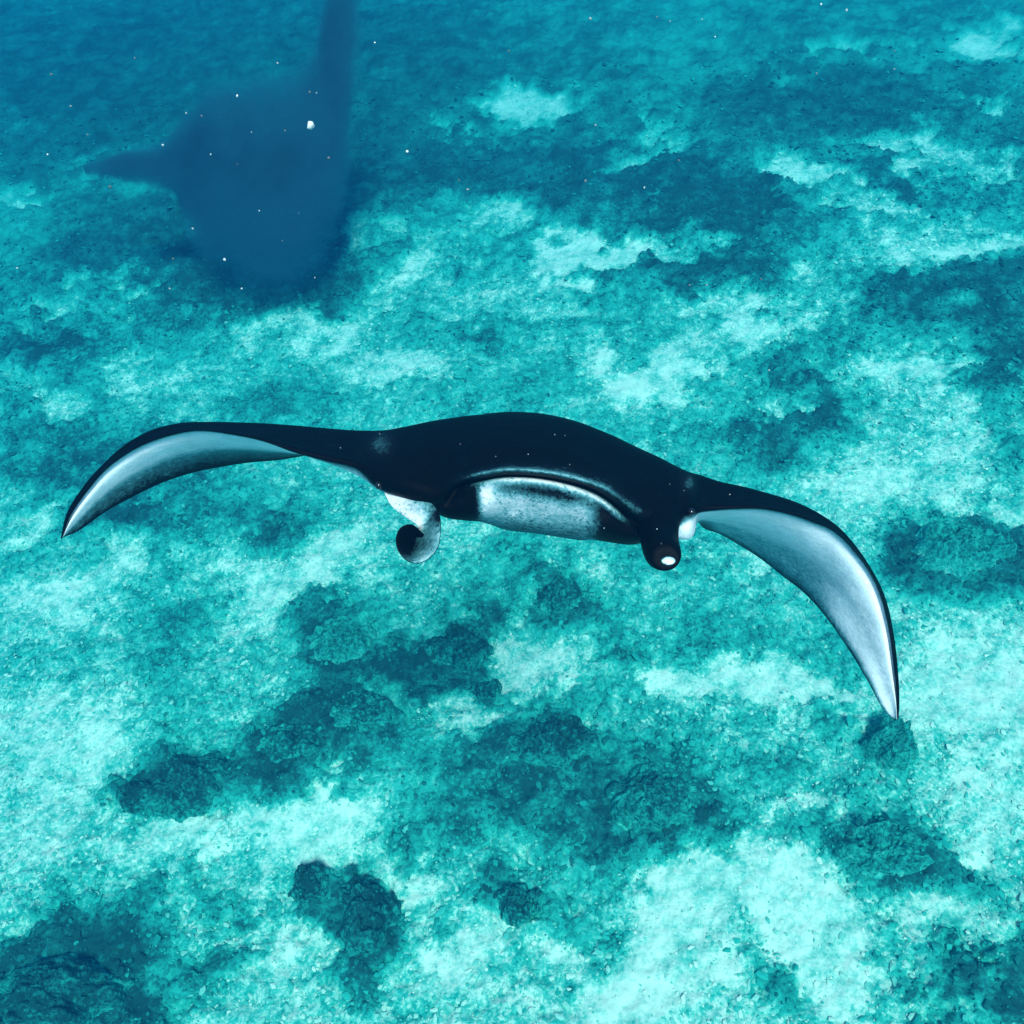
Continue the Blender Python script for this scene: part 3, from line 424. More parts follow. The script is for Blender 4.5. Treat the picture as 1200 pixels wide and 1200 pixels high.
def cover_field(x, y):
    """Sand cover of the sea floor: about -1 is dark reef, 0 mixed rubble, +1 clean sand."""
    wx = x + (0.13 + 0.02 * y) * fbm(x * 1.6, y * 1.6, 5, 6, 0.68)
    wy = y + (0.13 + 0.02 * y) * fbm(x * 1.6, y * 1.6, 11, 6, 0.68)
    f = (0.27 - 0.15 * smooth(6, 10, y - 0.15 * x)) * fbm(x * 0.8, y * 0.8, 21, 6, 0.70) + 0.04 - 0.30 * smooth(5.0, 7.0, y) + 0.12 * smooth(8.5, 11, y)  # distant cover variation also flattened, as haze would soften it
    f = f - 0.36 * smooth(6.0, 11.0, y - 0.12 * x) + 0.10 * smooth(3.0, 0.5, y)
    for cx, cy, a, b, c, d, amp in PATCHES:
        dx, dy = wx - cx, wy - cy
        u = a * dx + b * dy; v = c * dx + d * dy
        q = u * u + v * v
        m = q < 6
        if np.ndim(q):
            f[m] += amp * 1.05 * np.exp(-(q[m] ** 1.7) * 0.65)
        elif m:
            f += amp * 1.05 * math.exp(-(q ** 1.7) * 0.65)
    for cx, cy, rx, ry, hh, sd, lb in CORALS:          # weedy apron round every coral head
        q = ((0.5 * x + 0.5 * wx - cx) / rx) ** 2 + ((0.5 * y + 0.5 * wy - cy) / ry) ** 2
        f = f - 0.30 * np.exp(-q * 0.7)
    f = np.where(f > 0.45, 0.45 + 0.30 * np.tanh((f - 0.45) / 0.40), f)
    f = np.where(f < -0.5, -0.5 + 0.42 * np.tanh((f + 0.5) / 0.42), f)
    return f

def height_field(x, y, f):
    reef = smooth(0.15, -0.75, f)
    lump = np.abs(fbm(x * 3.2, y * 3.2, 31, 4))
    h = base_plane(x, y) + reef * (0.04 + 0.06 * lump)
    mid = np.exp(-(f / 0.55) ** 2)
    h = h + (0.008 + 0.016 * mid + 0.012 * reef) * fbm(x * 11, y * 11, 41, 3, 0.6)
    h = h + 0.05 * fbm(x * 0.7, y * 0.7, 51, 2)
    return h

def mesh_from_arrays(name, verts, faces, attrs=None, smooth_shade=True):
    me = bpy.data.meshes.new(name)
    nv, nf, k = len(verts), len(faces), faces.shape[1]
    me.vertices.add(nv)
    me.vertices.foreach_set('co', np.asarray(verts, np.float32).ravel())
    me.loops.add(nf * k)
    me.loops.foreach_set('vertex_index', faces.astype(np.int32).ravel())
    me.polygons.add(nf)
    me.polygons.foreach_set('loop_start', np.arange(0, nf * k, k, dtype=np.int32))
    me.polygons.foreach_set('use_smooth', np.full(nf, smooth_shade, dtype=bool))
    me.update(calc_edges=True)
    for an, av in (attrs or {}).items():
        at = me.attributes.new(an, 'FLOAT', 'POINT')
        at.data.foreach_set('value', np.asarray(av, np.float32))
    return me

def link(name, me, mat, parent=None, **props):
    o = bpy.data.objects.new(name, me)
    col.objects.link(o)
    if mat is not None and not me.materials:
        me.materials.append(mat)
    if parent is not None:
        o.parent = parent
    for k, v in props.items():
        o[k] = v
    return o

class Nodes:
    def __init__(self, name):
        self.mat = bpy.data.materials.new(name)
        self.mat.use_nodes = True
        self.t = self.mat.node_tree
        self.t.nodes.clear()
        self.out = self.t.nodes.new('ShaderNodeOutputMaterial')
        self.bsdf = self.t.nodes.new('ShaderNodeBsdfPrincipled')
        self.t.links.new(self.bsdf.outputs[0], self.out.inputs['Surface'])
    def new(self, kind, **kw):
        n = self.t.nodes.new(kind)
        for k, v in kw.items():
            setattr(n, k, v)
        return n
    def link(self, a, b):
        self.t.links.new(a, b)
    def noise(self, scale, detail=4, rough=0.6, vec=None):
        n = self.new('ShaderNodeTexNoise')
        n.inputs['Scale'].default_value = scale
        n.inputs['Detail'].default_value = detail
        n.inputs['Roughness'].default_value = rough
        if vec is not None:
            self.link(vec, n.inputs['Vector'])
        return n.outputs['Fac']
    def math(self, op, a, b=None, c=None):
        n = self.new('ShaderNodeMath', operation=op)
        for i, v in enumerate((a, b, c)):
            if v is None:
                continue
            if isinstance(v, (int, float)):
                n.inputs[i].default_value = v
            else:
                self.link(v, n.inputs[i])
        return n.outputs[0]
    def ramp(self, fac, stops):
        n = self.new('ShaderNodeValToRGB')
        e = n.color_ramp.elements
        while len(e) < len(stops):
            e.new(0.5)
        for el, (p, c) in zip(e, stops):
            el.position = p
            el.color = (*c, 1)
        self.link(fac, n.inputs['Fac'])
        return n.outputs['Color']
    def attr(self, name):
        return self.new('ShaderNodeAttribute', attribute_name=name).outputs['Fac']
    def coords(self):
        return self.new('ShaderNodeTexCoord').outputs['Object']
    def bump(self, h, strength, dist):
        b = self.new('ShaderNodeBump')
        b.inputs['Strength'].default_value = strength
        b.inputs['Distance'].default_value = dist
        self.link(h, b.inputs['Height'])
        self.link(b.outputs[0], self.bsdf.inputs['Normal'])

# ------------------------------------------------------------------ materials
SEABED_RAMP = [(0.0, (0.006, 0.060, 0.056)), (0.16, (0.008, 0.130, 0.114)), (0.32, (0.012, 0.265, 0.208)), (0.48, (0.022, 0.365, 0.278)),
               (0.62, (0.11, 0.44, 0.335)), (0.78, (0.34, 0.56, 0.435)), (1.0, (0.66, 0.69, 0.54))]

def seabed_material():
    m = Nodes('seabed_sand_and_reef')
    co = m.coords()
    cov = m.attr('cover')
    n1 = m.noise(13, 5, 0.72, co)
    n2 = m.noise(42, 3, 0.7, co)
    n3 = m.noise(3.2, 4, 0.6, co)
    n0 = m.noise(6.5, 3, 0.6, co)
    mix = m.math('ADD', m.math('MULTIPLY', m.math('SUBTRACT', n1, 0.5), 1.7), m.math('MULTIPLY', m.math('SUBTRACT', n2, 0.5), 2.6))
    # speckle is strongest where sand and rubble are mixed
    speck = m.math('MULTIPLY', m.math('ADD', mix, m.math('MULTIPLY', m.math('SUBTRACT', n0, 0.5), 1.5)), m.attr('mixing'))
    big = m.math('MULTIPLY', m.math('SUBTRACT', n3, 0.5), 0.8)
    f = m.math('ADD', m.math('ADD', cov, speck), big)
    f = m.math('ADD', m.math('MULTIPLY', f, 0.5), 0.5)
    c = m.ramp(f, SEABED_RAMP)
    m.link(c, m.bsdf.inputs['Base Color'])
    m.bsdf.inputs['Roughness'].default_value = 0.95
    m.bsdf.inputs['Specular IOR Level'].default_value = 0.05
    m.bump(m.math('ADD', n1, m.math('MULTIPLY', n2, 0.5)), 0.35, 0.02)
    return m.mat

def coral_material():
    m = Nodes('coral')
    co = m.coords()
    n1 = m.noise(9, 5, 0.7, co)
    n2 = m.noise(38, 3, 0.65, co)
    f = m.math('ADD', m.attr('tone'), m.math('ADD', m.math('MULTIPLY', m.math('SUBTRACT', n1, 0.5), 0.75), m.math('MULTIPLY', m.math('SUBTRACT', n2, 0.5), 1.0)))
    m.link(m.ramp(f, SEABED_RAMP), m.bsdf.inputs['Base Color'])
    m.bsdf.inputs['Roughness'].default_value = 0.95
    m.bsdf.inputs['Specular IOR Level'].default_value = 0.05
    m.bump(m.math('ADD', n1, n2), 0.8, 0.03)
    return m.mat

def piece_material(name, stops):
    m = Nodes(name)
    m.link(m.ramp(m.attr('tone'), stops), m.bsdf.inputs['Base Color'])
    m.bsdf.inputs['Roughness'].default_value = 0.95
    m.bsdf.inputs['Specular IOR Level'].default_value = 0.05
    return m.mat

def manta_material():
    m = Nodes('manta_skin')
    co = m.coords()
    p = m.attr('pigment_and_light')
    n1 = m.noise(95, 4, 0.75, co)
    n2 = m.noise(16, 3, 0.6, co)
    edge = m.math('MULTIPLY', m.math('MULTIPLY', p, m.math('SUBTRACT', 1.0, p)), 4.0)
    wob = m.math('ADD', m.math('MULTIPLY', m.math('SUBTRACT', n1, 0.5), 1.6), m.math('MULTIPLY', m.math('SUBTRACT', n2, 0.5), 0.6))
    spots = m.new('ShaderNodeMapRange')                   # dark freckles round the mouth and on the head fins
    m.link(m.noise(150, 3, 0.6, co), spots.inputs[0])
    for i, v in ((1, 0.53), (2, 0.64), (3, 0.0), (4, 0.32)):
        spots.inputs[i].default_value = v
    patchy = m.new('ShaderNodeMapRange')
    m.link(m.noise(34, 3, 0.6, co), patchy.inputs[0])
    for i, v in ((1, 0.40), (2, 0.60), (3, 0.15), (4, 1.0)):
        patchy.inputs[i].default_value = v
    p = m.math('SUBTRACT', p, m.math('MULTIPLY', m.math('MULTIPLY', spots.outputs[0], patchy.outputs[0]), m.attr('freckle')))
    scuff = m.new('ShaderNodeMapRange')
    m.link(m.noise(20, 6, 0.7, co), scuff.inputs[0])
    for i, v in ((1, 0.60), (2, 0.76), (3, 0.0), (4, 0.30)):
        scuff.inputs[i].default_value = v
    f = m.math('ADD', m.math('ADD', p, scuff.outputs[0]), m.math('MULTIPLY', wob, m.math('MULTIPLY', edge, 0.48)))
    c = m.ramp(f, [(0.0, (0.0005, 0.0007, 0.0012)), (0.2, (0.003, 0.006, 0.010)), (0.5, (0.045, 0.17, 0.19)), (0.70, (0.17, 0.40, 0.42)), (0.86, (0.58, 0.64, 0.66)), (1.0, (0.86, 0.87, 0.87))])  # teal mid stops paint water-tinted shade on belly and wing undersides
    grain = m.new('ShaderNodeMix', data_type='RGBA', blend_type='MULTIPLY')
    grain.inputs[0].default_value = 1.0
    m.link(c, grain.inputs[6])
    m.link(m.ramp(m.noise(210, 3, 0.8, co), [(0.25, (0.78, 0.80, 0.81)), (0.7, (1, 1, 1))]), grain.inputs[7])
    blotch = m.new('ShaderNodeMix', data_type='RGBA', blend_type='MULTIPLY')
    blotch.inputs[0].default_value = 1.0
    m.link(grain.outputs[2], blotch.inputs[6])
    m.link(m.ramp(m.noise(26, 5, 0.65, co), [(0.32, (0.80, 0.85, 0.86)), (0.58, (1, 1, 1))]), blotch.inputs[7])
    m.link(blotch.outputs[2], m.bsdf.inputs['Base Color'])
    m.bsdf.inputs['Roughness'].default_value = 0.55
    m.bsdf.inputs['Specular IOR Level'].default_value = 0.05
    m.bump(m.math('ADD', m.math('MULTIPLY', n1, 0.4), n2), 0.3, 0.012)
    return m.mat

def plain_material(name, colour, rough=0.6, spec=0.2):
    m = Nodes(name)
    co = m.coords()
    n = m.noise(30, 3, 0.6, co)
    d = tuple(v * 0.75 for v in colour)
    m.link(m.ramp(n, [(0.3, d), (0.7, colour)]), m.bsdf.inputs['Base Color'])
    m.bsdf.inputs['Roughness'].default_value = rough
    m.bsdf.inputs['Specular IOR Level'].default_value = spec
    return m.mat

MAT_SEABED = seabed_material()
MAT_CORAL = coral_material()
MAT_RUBBLE = piece_material('coral_rubble', SEABED_RAMP)
MAT_ALGAE = piece_material('algae', SEABED_RAMP)
MAT_MANTA = manta_material()
MAT_EYE = plain_material('eye_black', (0.006, 0.006, 0.008), 0.15, 0.5)
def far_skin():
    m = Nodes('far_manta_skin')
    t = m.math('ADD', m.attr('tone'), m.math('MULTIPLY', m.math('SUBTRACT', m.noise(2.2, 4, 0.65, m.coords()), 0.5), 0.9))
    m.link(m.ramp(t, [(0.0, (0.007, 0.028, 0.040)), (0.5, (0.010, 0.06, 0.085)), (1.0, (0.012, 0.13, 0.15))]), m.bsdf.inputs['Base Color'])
    # paler, see-through margins: haze-softened outline painted into colour and alpha
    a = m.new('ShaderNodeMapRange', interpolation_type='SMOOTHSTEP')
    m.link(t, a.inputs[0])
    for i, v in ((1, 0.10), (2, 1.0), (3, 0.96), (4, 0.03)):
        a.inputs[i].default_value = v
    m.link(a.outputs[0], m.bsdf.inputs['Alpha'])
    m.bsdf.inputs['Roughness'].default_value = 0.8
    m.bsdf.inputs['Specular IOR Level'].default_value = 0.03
    return m.mat
MAT_FAR = far_skin()
MAT_SPECKS = [plain_material('plankton_white', (v, v * 1.03, v), 0.8, 0.1) for v in (0.72, 0.16, 0.38, 0.22, 0.5)]
MAT_FISH = plain_material('fish_dark', (0.05, 0.075, 0.07), 0.5, 0.3)

# ------------------------------------------------------------------ sea floor
def build_seabed():
    phi = np.radians(np.concatenate([np.linspace(-60, -14, 24), np.arange(-12, 79, 0.125), np.linspace(79.3, 85.3, 30)]))
    ys = 6.0 * np.tan(phi)
    u = np.linspace(-1, 1, 620)
    side = np.linspace(0, 1, 30)[1:] ** 2
    nx = len(u) + 2 * len(side)
    W = 0.60 * np.sqrt(ys ** 2 + 36) + 0.4
    X = np.empty((len(ys), nx)); Y = np.repeat(ys[:, None], nx, 1)
    for i, w in enumerate(W):
        far = w + (78 - w) * side
        X[i] = np.concatenate([-far[::-1], u * w, far])
    x, y = X.ravel(), Y.ravel()
    f = cover_field(x, y)
    z = height_field(x, y, f)
    n = len(ys)
    idx = np.arange(n * nx).reshape(n, nx)
    faces = np.stack([idx[:-1, :-1], idx[:-1, 1:], idx[1:, 1:], idx[1:, :-1]], -1).reshape(-1, 4)
    fine = 0.20 * fbm(x * 5, y * 5, 61, 4, 0.7)
    far = smooth(8, 13, y - 0.15 * x)  # mottling weakens with distance, painting haze softness into the colour
    cover = np.clip(f + fine * (1 - 0.6 * far), -1.0, 1.0)
    mixing = 0.42 + 0.58 * np.exp(-((f - 0.2) / 0.5) ** 2)
    mixing = mixing * (1 - 0.62 * far)
    me = mesh_from_arrays('seabed', np.stack([x, y, z], 1), faces, {'cover': cover, 'mixing': mixing})
    return link('seabed', me, MAT_SEABED, kind='structure', label='pale sand and rubble sea floor mottled with dark reef patches')
build_seabed()

def scatter(name, label, mat, n, seed, size, accept, flat, tone_fn):
    """Many small irregular lumps lying on the sea floor, joined in one mesh."""
    rng = np.random.default_rng(seed)
    phi = np.radians(rng.uniform(0, 66, n * 6))
    y = 6 * np.tan(phi)
    x = rng.uniform(-1, 1, n * 6) * (0.58 * np.sqrt(y ** 2 + 36) + 0.2)
    f = cover_field(x, y)
    keep = rng.uniform(0, 1, len(f)) < accept(f)
    x, y, f = x[keep][:n], y[keep][:n], f[keep][:n]
    z = height_field(x, y, f)
    k = len(x)
    bm = bmesh.new()
    bmesh.ops.create_icosphere(bm, subdivisions=1, radius=1)
    bv = np.array([v.co[:] for v in bm.verts]); bf = np.array([[v.index for v in fc.verts] for fc in bm.faces])
    bm.free()
    s = size[0] * (size[1] / size[0]) ** (rng.uniform(0, 1, k) ** 2.2)
    s = s * (0.75 + 0.25 * np.sqrt(y ** 2 + 36) / 8)
    el = rng.uniform(0.7, 2.0, k)
    ang = rng.uniform(0, 2 * math.pi, k)
    jit = rng.uniform(0.6, 1.3, (k, len(bv), 1))
    P = bv[None] * jit
    P = P * np.stack([s * el, s, s * flat], -1)[:, None, :]
    ca, sa = np.cos(ang)[:, None], np.sin(ang)[:, None]
    V = np.stack([P[..., 0] * ca - P[..., 1] * sa, P[..., 0] * sa + P[..., 1] * ca, P[..., 2]], -1)
    V += np.stack([x, y, z + s * flat * 0.25], -1)[:, None, :]
    F = bf[None] + (np.arange(k) * len(bv))[:, None, None]
    tone = np.repeat(np.clip(tone_fn(f, rng.uniform(0, 1, k)), 0, 1), len(bv))
    me = mesh_from_arrays(name, V.reshape(-1, 3), F.reshape(-1, 3), {'tone': tone}, False)
    return link(name, me, mat, kind='stuff', label=label)

scatter('coral_rubble', 'broken coral rubble strewn over the sand', MAT_RUBBLE, 40000, 3, (0.005, 0.020),
        lambda f: 0.12 + 0.88 * np.exp(-((f - 0.15) / 0.4) ** 2), 0.55, lambda f, r: 0.5 + 0.5 * np.clip(f, -1, 1) + 0.6 * (r - 0.45))
scatter('algae_tufts', 'dark algae tufts covering the reef patches', MAT_ALGAE, 18000, 7, (0.008, 0.028),
        lambda f: smooth(0.25, -0.45, f), 0.5, lambda f, r: 0.48 + 0.5 * np.clip(f, -1, 1) + 0.3 * (r - 0.5))

# ------------------------------------------------------------------ coral heads
def coral_head(x, y, rx, ry, h, seed, label):
    """A lumpy mound: several overlapping domes with knobbly relief and a ragged foot."""
    rng = random.Random(seed)
    lobes = [(0, 0, 0.95, 1.0)]
    for k in range(rng.randint(4, 7)):
        a = rng.uniform(0, 2 * math.pi); r = rng.uniform(0.35, 0.8)
        lobes.append((math.cos(a) * r, math.sin(a) * r, rng.uniform(0.3, 0.55), rng.uniform(0.45, 0.95)))
    if label.startswith('round'):
        lobes = lobes[:1] + [(0.3, 0.1, 0.55, 0.9), (-0.35, -0.2, 0.5, 0.8)]
    nr, na = 46, 120
    rr = np.linspace(0.0, 1.45, nr)[1:]
    aa = np.linspace(0, 2 * math.pi, na, endpoint=False)
    Rg, Ag = np.meshgrid(rr, aa, indexing='ij')
    u, v = (Rg * np.cos(Ag)).ravel(), (Rg * np.sin(Ag)).ravel()
    u, v = np.append(u, 0.0), np.append(v, 0.0)
    o1 = seed * 13.7
    uw = u + 0.16 * fbm(u * 2.4 + o1, v * 2.4, 71, 4, 0.6); vw = v + 0.16 * fbm(u * 2.4 + o1, v * 2.4, 77, 4, 0.6)
    H = np.full(len(u), -0.3)
    for lx, ly, s, hs in lobes:
        q = np.sqrt((uw - lx) ** 2 + (vw - ly) ** 2) / s
        H = np.maximum(H, hs * (1 - q ** 2.4))
    X, Y = x + u * rx, y + v * ry
    knob = fbm(X * 8, Y * 8, 81, 3, 0.6) * 0.45 + 0.5 * fbm(X * 21, Y * 21, 87, 3, 0.7)
    z0 = float(base_plane(x, y))
    ground = height_field(X, Y, cover_field(X, Y)) - z0
    z = ground + np.where(H > 0, H, H * 3 - 0.05) * h * 0.8 + np.clip(H + 0.1, 0, 1) * knob * 0.05 - 0.015
    idx = np.arange((nr - 1) * na).reshape(nr - 1, na)
    nxt = np.roll(idx, -1, 1)
    F = np.stack([idx[:-1], idx[1:], nxt[1:], nxt[:-1]], -1).reshape(-1, 4).tolist()
    c0 = len(u) - 1
    F += [[c0, idx[0, k], nxt[0, k]] for k in range(na)]
    me = bpy.data.meshes.new('coral_head')
    me.from_pydata(np.stack([u * rx, v * ry, z], 1).tolist(), [], F)
    me.polygons.foreach_set('use_smooth', [True] * len(me.polygons))
    pale = any(w in label for w in ('teal', 'faint', 'hazy'))
    q = np.clip(1 - H, 0, 1.3)
    dark = any(w in label for w in ('dark brown', 'two-lobed', 'darkest', 'tall', 'large'))
    tone = (0.27 if pale else 0.03 if dark else 0.15) + (0.16 if pale else 0.36 if dark else 0.26) * q ** 1.8 + 0.07 * fbm(u * 3 + o1, v * 3, 91, 3)
    at = me.attributes.new('tone', 'FLOAT', 'POINT')
    at.data.foreach_set('value', tone.astype(np.float32))
    me.update()
    o = link('coral_head', me, MAT_CORAL, label=label, category='coral', group='coral heads on the sea floor')
    o.location = (x, y, z0)
    return o
for c in CORALS:
    coral_head(*c)

# ------------------------------------------------------------------ manta ray
def spline_axis0(P, per, closed):
    """Centripetal Catmull-Rom through P along axis 0; P has shape (n, m, d)."""
    n = len(P)
    out = []
    segs = n if closed else n - 1
    for i in range(segs):
        if closed:
            p0, p1, p2, p3 = P[(i - 1) % n], P[i], P[(i + 1) % n], P[(i + 2) % n]
        else:
            p1, p2 = P[i], P[i + 1]
            p0 = P[i - 1] if i > 0 else 2 * p1 - p2
            p3 = P[i + 2] if i + 2 < n else 2 * p2 - p1
        dist = lambda a, b: np.maximum(np.sqrt(((a[:, :3] - b[:, :3]) ** 2).sum(1)), 1e-6)[:, None] ** 0.5
        t1 = dist(p0, p1); t2 = t1 + dist(p1, p2); t3 = t2 + dist(p2, p3)
        for k in range(per):
            t = t1 + (t2 - t1) * (k / per)
            a1 = (t1 - t) / t1 * p0 + t / t1 * p1
            a2 = (t2 - t) / (t2 - t1) * p1 + (t - t1) / (t2 - t1) * p2
            a3 = (t3 - t) / (t3 - t2) * p2 + (t - t2) / (t3 - t2) * p3
            b1 = (t2 - t) / t2 * a1 + t / t2 * a2
            b2 = (t3 - t) / (t3 - t1) * a2 + (t - t1) / (t3 - t1) * a3
            out.append((t2 - t) / (t2 - t1) * b1 + (t - t1) / (t2 - t1) * b2)
    if not closed:
        out.append(P[-1])
    return np.array(out)

def loft(net, per_span, per_loop):
    P = np.array(net, float)                              # stations, loop points, xyz + pigment
    P = spline_axis0(P, per_span, False)
    P = spline_axis0(P.transpose(1, 0, 2), per_loop, True).transpose(1, 0, 2)
    ns, nl = P.shape[:2]
    idx = np.arange(ns * nl).reshape(ns, nl)
    nxt = np.roll(idx, -1, 1)
    faces = np.stack([idx[:-1], nxt[:-1], nxt[1:], idx[1:]], -1).reshape(-1, 4)
    return P.reshape(-1, 4), faces, idx

def append(verts, pig_light, faces, V, c, F):
    b = sum(len(v) for v in verts)
    verts.append(np.asarray(V, float)); pig_light.append(np.asarray(c, float)); faces.extend([[int(i) + b for i in f] for f in F])

def ribbon(rows, per, across, thick):
    """A curled sheet of skin with thickness: rows of (front edge, back edge) points."""
    P = np.array(rows, float)
    P = spline_axis0(P, per, False)                       # n, 2, 4
    n = len(P)
    t = np.linspace(0, 1, across)[None, :, None]
    G = P[:, :1] * (1 - t) + P[:, 1:] * t                 # n, across, 4
    X = G[..., :3]
    du = np.gradient(X, axis=0); dv = np.gradient(X, axis=1)
    nr = np.cross(du, dv); nr /= np.maximum(np.linalg.norm(nr, axis=2, keepdims=True), 1e-9)
    th = thick * np.minimum(1, np.linspace(0.6, 6, n))[:, None, None]
    A, B = X + nr * th * 0.5, X - nr * th * 0.5
    rim = np.clip(np.minimum(t, 1 - t) * 6, 0.25, 1)
    A = X + (A - X) * rim; B = X + (B - X) * rim
    V = np.concatenate([A.reshape(-1, 3), B.reshape(-1, 3)])
    c = np.concatenate([G[..., 3].ravel(), np.zeros(G[..., 3].size)])
    ia = np.arange(n * across).reshape(n, across); ib = ia + n * across
    F = []
    for i in range(n - 1):
        for j in range(across - 1):
            F.append([ia[i, j], ia[i + 1, j], ia[i + 1, j + 1], ia[i, j + 1]])
            F.append([ib[i, j], ib[i, j + 1], ib[i + 1, j + 1], ib[i + 1, j]])
        F.append([ia[i, 0], ib[i, 0], ib[i + 1, 0], ia[i + 1, 0]])
        F.append([ia[i, -1], ia[i + 1, -1], ib[i + 1, -1], ib[i, -1]])
    for e in (0, n - 1):
        for j in range(across - 1):
            F.append([ia[e, j], ia[e, j + 1], ib[e, j + 1], ib[e, j]])
    return V, c, F

def rings(spec, per, around):
    """A tapering fleshy tube given by ellipses (centre, radii) facing the local Y axis."""
    rows = []
    for (cx, cy, cz), (rx, rz), c in spec:
        rows.append([[cx + rx * math.cos(a), cy, cz + rz * math.sin(a), c] for a in np.linspace(0, 2 * math.pi, around, endpoint=False)])
    P = spline_axis0(np.array(rows), per, False)
    n = len(P)
    idx = np.arange(n * around).reshape(n, around); nxt = np.roll(idx, -1, 1)
    F = np.stack([idx[:-1], nxt[:-1], nxt[1:], idx[1:]], -1).reshape(-1, 4).tolist()
    F.append(idx[-1].tolist())
    return P.reshape(-1, 4)[:, :3], P.reshape(-1, 4)[:, 3], F

def build_manta():
    verts, pig_light, faces = [], [], []
    P, F, idx = loft(MANTA_NET, 7, 7)
    F = F.tolist() + [idx[0][::-1].tolist(), idx[-1].tolist()]
    append(verts, pig_light, faces, P[:, :3], P[:, 3], F)
    append(verts, pig_light, faces, *ribbon(FIN_RIBBON, 8, 9, 0.009))
    append(verts, pig_light, faces, *rings(FIN_RINGS, 6, 40))
    # whip tail trailing behind the disc
    tail = [((0.015 + 0.006 * k, 0.67 + 0.14 * k, 0.015 - 0.03 * k), (0.02 * (1 - k / 5.2), 0.018 * (1 - k / 5.2)), 0.0) for k in range(6)]
    append(verts, pig_light, faces, *rings(tail, 4, 12))
    me = bpy.data.meshes.new('manta_ray')
    me.from_pydata(np.concatenate(verts).tolist(), [], faces)
    at = me.attributes.new('pigment_and_light', 'FLOAT', 'POINT')
    at.data.foreach_set('value', np.clip(np.concatenate(pig_light), 0, 1).astype(np.float32))
    xs = np.concatenate(verts)[:, 0]
    at = me.attributes.new('freckle', 'FLOAT', 'POINT')
    at.data.foreach_set('value', (1 - smooth(0.27, 0.33, np.abs(xs))).astype(np.float32))
    me.polygons.foreach_set('use_smooth', [True] * len(me.polygons))
    bm = bmesh.new(); bm.from_mesh(me)
    bmesh.ops.recalc_face_normals(bm, faces=bm.faces[:])
    bm.to_mesh(me); bm.free()
    me.update()
    o = link('manta_ray', me, MAT_MANTA, category='manta ray',
             label='large black manta ray with white undersides gliding head-on, wings drooping and mouth closed')
    o.location = MANTA_AT
    o.rotation_euler = (R(-50), 0, 0)
    for e in EYES:
        bm = bmesh.new()
        bmesh.ops.create_uvsphere(bm, u_segments=16, v_segments=10, radius=0.0085)
        for fc in bm.faces: fc.smooth = True
        em = bpy.data.meshes.new('eye'); bm.to_mesh(em); bm.free()
        eo = link('eye', em, MAT_EYE, o)
        eo.location = e
    return o
build_manta()

# a second ray, deep in the haze
def build_far_manta():
    P, F, idx = loft(FAR_NET, 6, 6)
    F = F.tolist() + [idx[0][::-1].tolist(), idx[-1].tolist()]
    me = bpy.data.meshes.new('manta_ray')
    me.from_pydata(P[:, :3].tolist(), [], F)
    bm = bmesh.new(); bm.from_mesh(me)
    bmesh.ops.recalc_face_normals(bm, faces=bm.faces[:])
    for fc in bm.faces: fc.smooth = True
    bm.to_mesh(me); bm.free()
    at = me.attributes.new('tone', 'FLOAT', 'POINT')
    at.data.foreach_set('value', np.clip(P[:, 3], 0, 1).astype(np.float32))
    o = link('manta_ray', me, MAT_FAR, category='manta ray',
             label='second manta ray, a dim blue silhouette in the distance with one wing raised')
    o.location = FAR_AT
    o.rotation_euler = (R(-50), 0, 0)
build_far_manta()

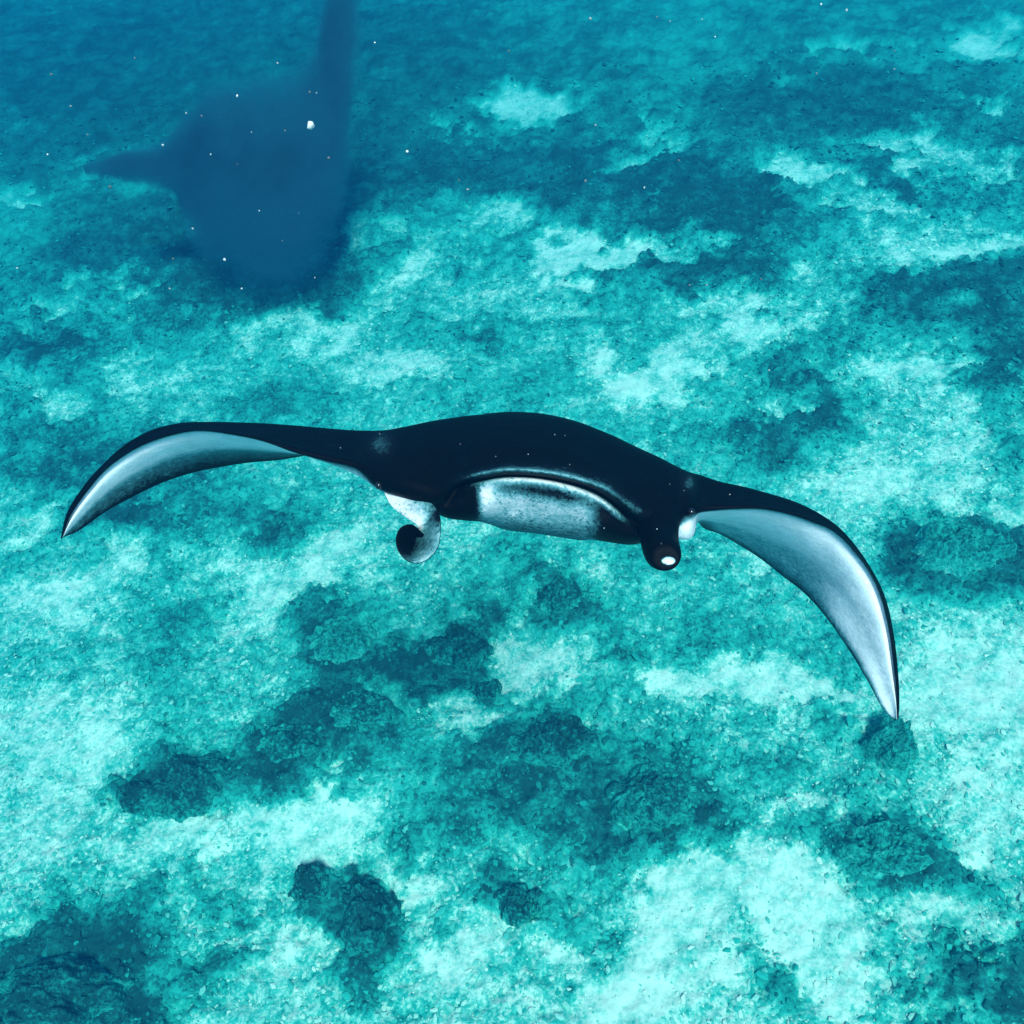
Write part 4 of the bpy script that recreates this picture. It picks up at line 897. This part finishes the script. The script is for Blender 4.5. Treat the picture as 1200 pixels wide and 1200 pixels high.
# ------------------------------------------------------------------ fish
def build_fish(a, b, label):
    a, b = Vector(a), Vector(b)
    ax = a - b; L = ax.length
    spec = [((-0.50 * L, 0, 0), 0.012), ((-0.38 * L, 0, 0), 0.035), ((-0.12 * L, 0, 0), 0.075), ((0.15 * L, 0, 0), 0.085), ((0.38 * L, 0, 0), 0.05), ((0.5 * L, 0, 0), 0.008)]
    rows = [[[c[0], r * L * 0.6 * math.cos(t), r * L * math.sin(t), 0] for t in np.linspace(0, 2 * math.pi, 12, endpoint=False)] for c, r in spec]
    P = spline_axis0(np.array(rows), 4, False)
    n = len(P); idx = np.arange(n * 12).reshape(n, 12); nxt = np.roll(idx, -1, 1)
    F = np.stack([idx[:-1], nxt[:-1], nxt[1:], idx[1:]], -1).reshape(-1, 4).tolist() + [idx[0][::-1].tolist(), idx[-1].tolist()]
    V = P.reshape(-1, 4)[:, :3].tolist()
    b0 = len(V)                                            # forked tail blade
    t = 0.006 * L
    for s in (-1, 1):
        V += [[-0.46 * L, s * t, 0.02 * L], [-0.66 * L, s * t, 0.10 * L], [-0.58 * L, s * t, 0], [-0.66 * L, s * t, -0.10 * L], [-0.46 * L, s * t, -0.02 * L]]
    F += [[b0, b0 + 1, b0 + 2, b0 + 3, b0 + 4], [b0 + 9, b0 + 8, b0 + 7, b0 + 6, b0 + 5]]
    F += [[b0 + i, b0 + 5 + i, b0 + 5 + (i + 1) % 5, b0 + (i + 1) % 5] for i in range(5)]
    me = bpy.data.meshes.new('fish'); me.from_pydata(V, [], F)
    o = link('fish', me, MAT_FISH, label=label, category='fish', group='slim fish over pale sand')
    o.location = (a + b) / 2
    o.rotation_euler = ax.to_track_quat('X', 'Z').to_euler()
for f in FISH:
    build_fish(*f)

# ------------------------------------------------------------------ drifting specks
speck_meshes = []
for k in range(5):
    bm = bmesh.new()
    bmesh.ops.create_icosphere(bm, subdivisions=3, radius=1)
    for v in bm.verts:
        v.co *= 1 + 0.45 * mnoise.noise(v.co * 1.4 + Vector((k * 9.1, 0, 0)))
    for fc in bm.faces: fc.smooth = True
    me = bpy.data.meshes.new('plankton_speck'); bm.to_mesh(me); bm.free()
    me.materials.append(MAT_SPECKS[k])
    speck_meshes.append(me)
rng = random.Random(5)
for k, (x, y, z, r) in enumerate(SPECKS):
    o = link('plankton_speck', speck_meshes[k % 5], None, category='plankton',
             label='tiny white speck of plankton drifting in the water' if k else 'fuzzy white blob, largest of the plankton specks, before the distant manta ray')
    o['group'] = 'white plankton specks drifting in the water'
    o.location = (x, y, z)
    o.scale = (r * rng.uniform(0.6, 1), r * rng.uniform(0.6, 1), r)
    o.rotation_euler = (rng.uniform(0, 3), rng.uniform(0, 3), rng.uniform(0, 3))

# ------------------------------------------------------------------ the water itself
def build_haze():
    bm = bmesh.new()
    bmesh.ops.create_cube(bm, size=1)
    for v in bm.verts:
        v.co = Vector((v.co.x * 170, v.co.y * 170, 6.6 if v.co.z > 0 else -4.0))
    me = bpy.data.meshes.new('haze'); bm.to_mesh(me); bm.free()
    mat = bpy.data.materials.new('sea_water')
    mat.use_nodes = True
    t = mat.node_tree; t.nodes.clear()
    out = t.nodes.new('ShaderNodeOutputMaterial')
    v = t.nodes.new('ShaderNodeVolumePrincipled')
    v.inputs['Density'].default_value = 0.09
    v.inputs['Color'].default_value = (0.003, 0.056, 0.138, 1)
    v.inputs['Absorption Color'].default_value = (0.003, 0.60, 0.86, 1)
    v.inputs['Anisotropy'].default_value = 0.0
    t.links.new(v.outputs[0], out.inputs['Volume'])
    link('haze', me, mat, kind='stuff', label='clear blue green sea water fading the distance to blue')
build_haze()
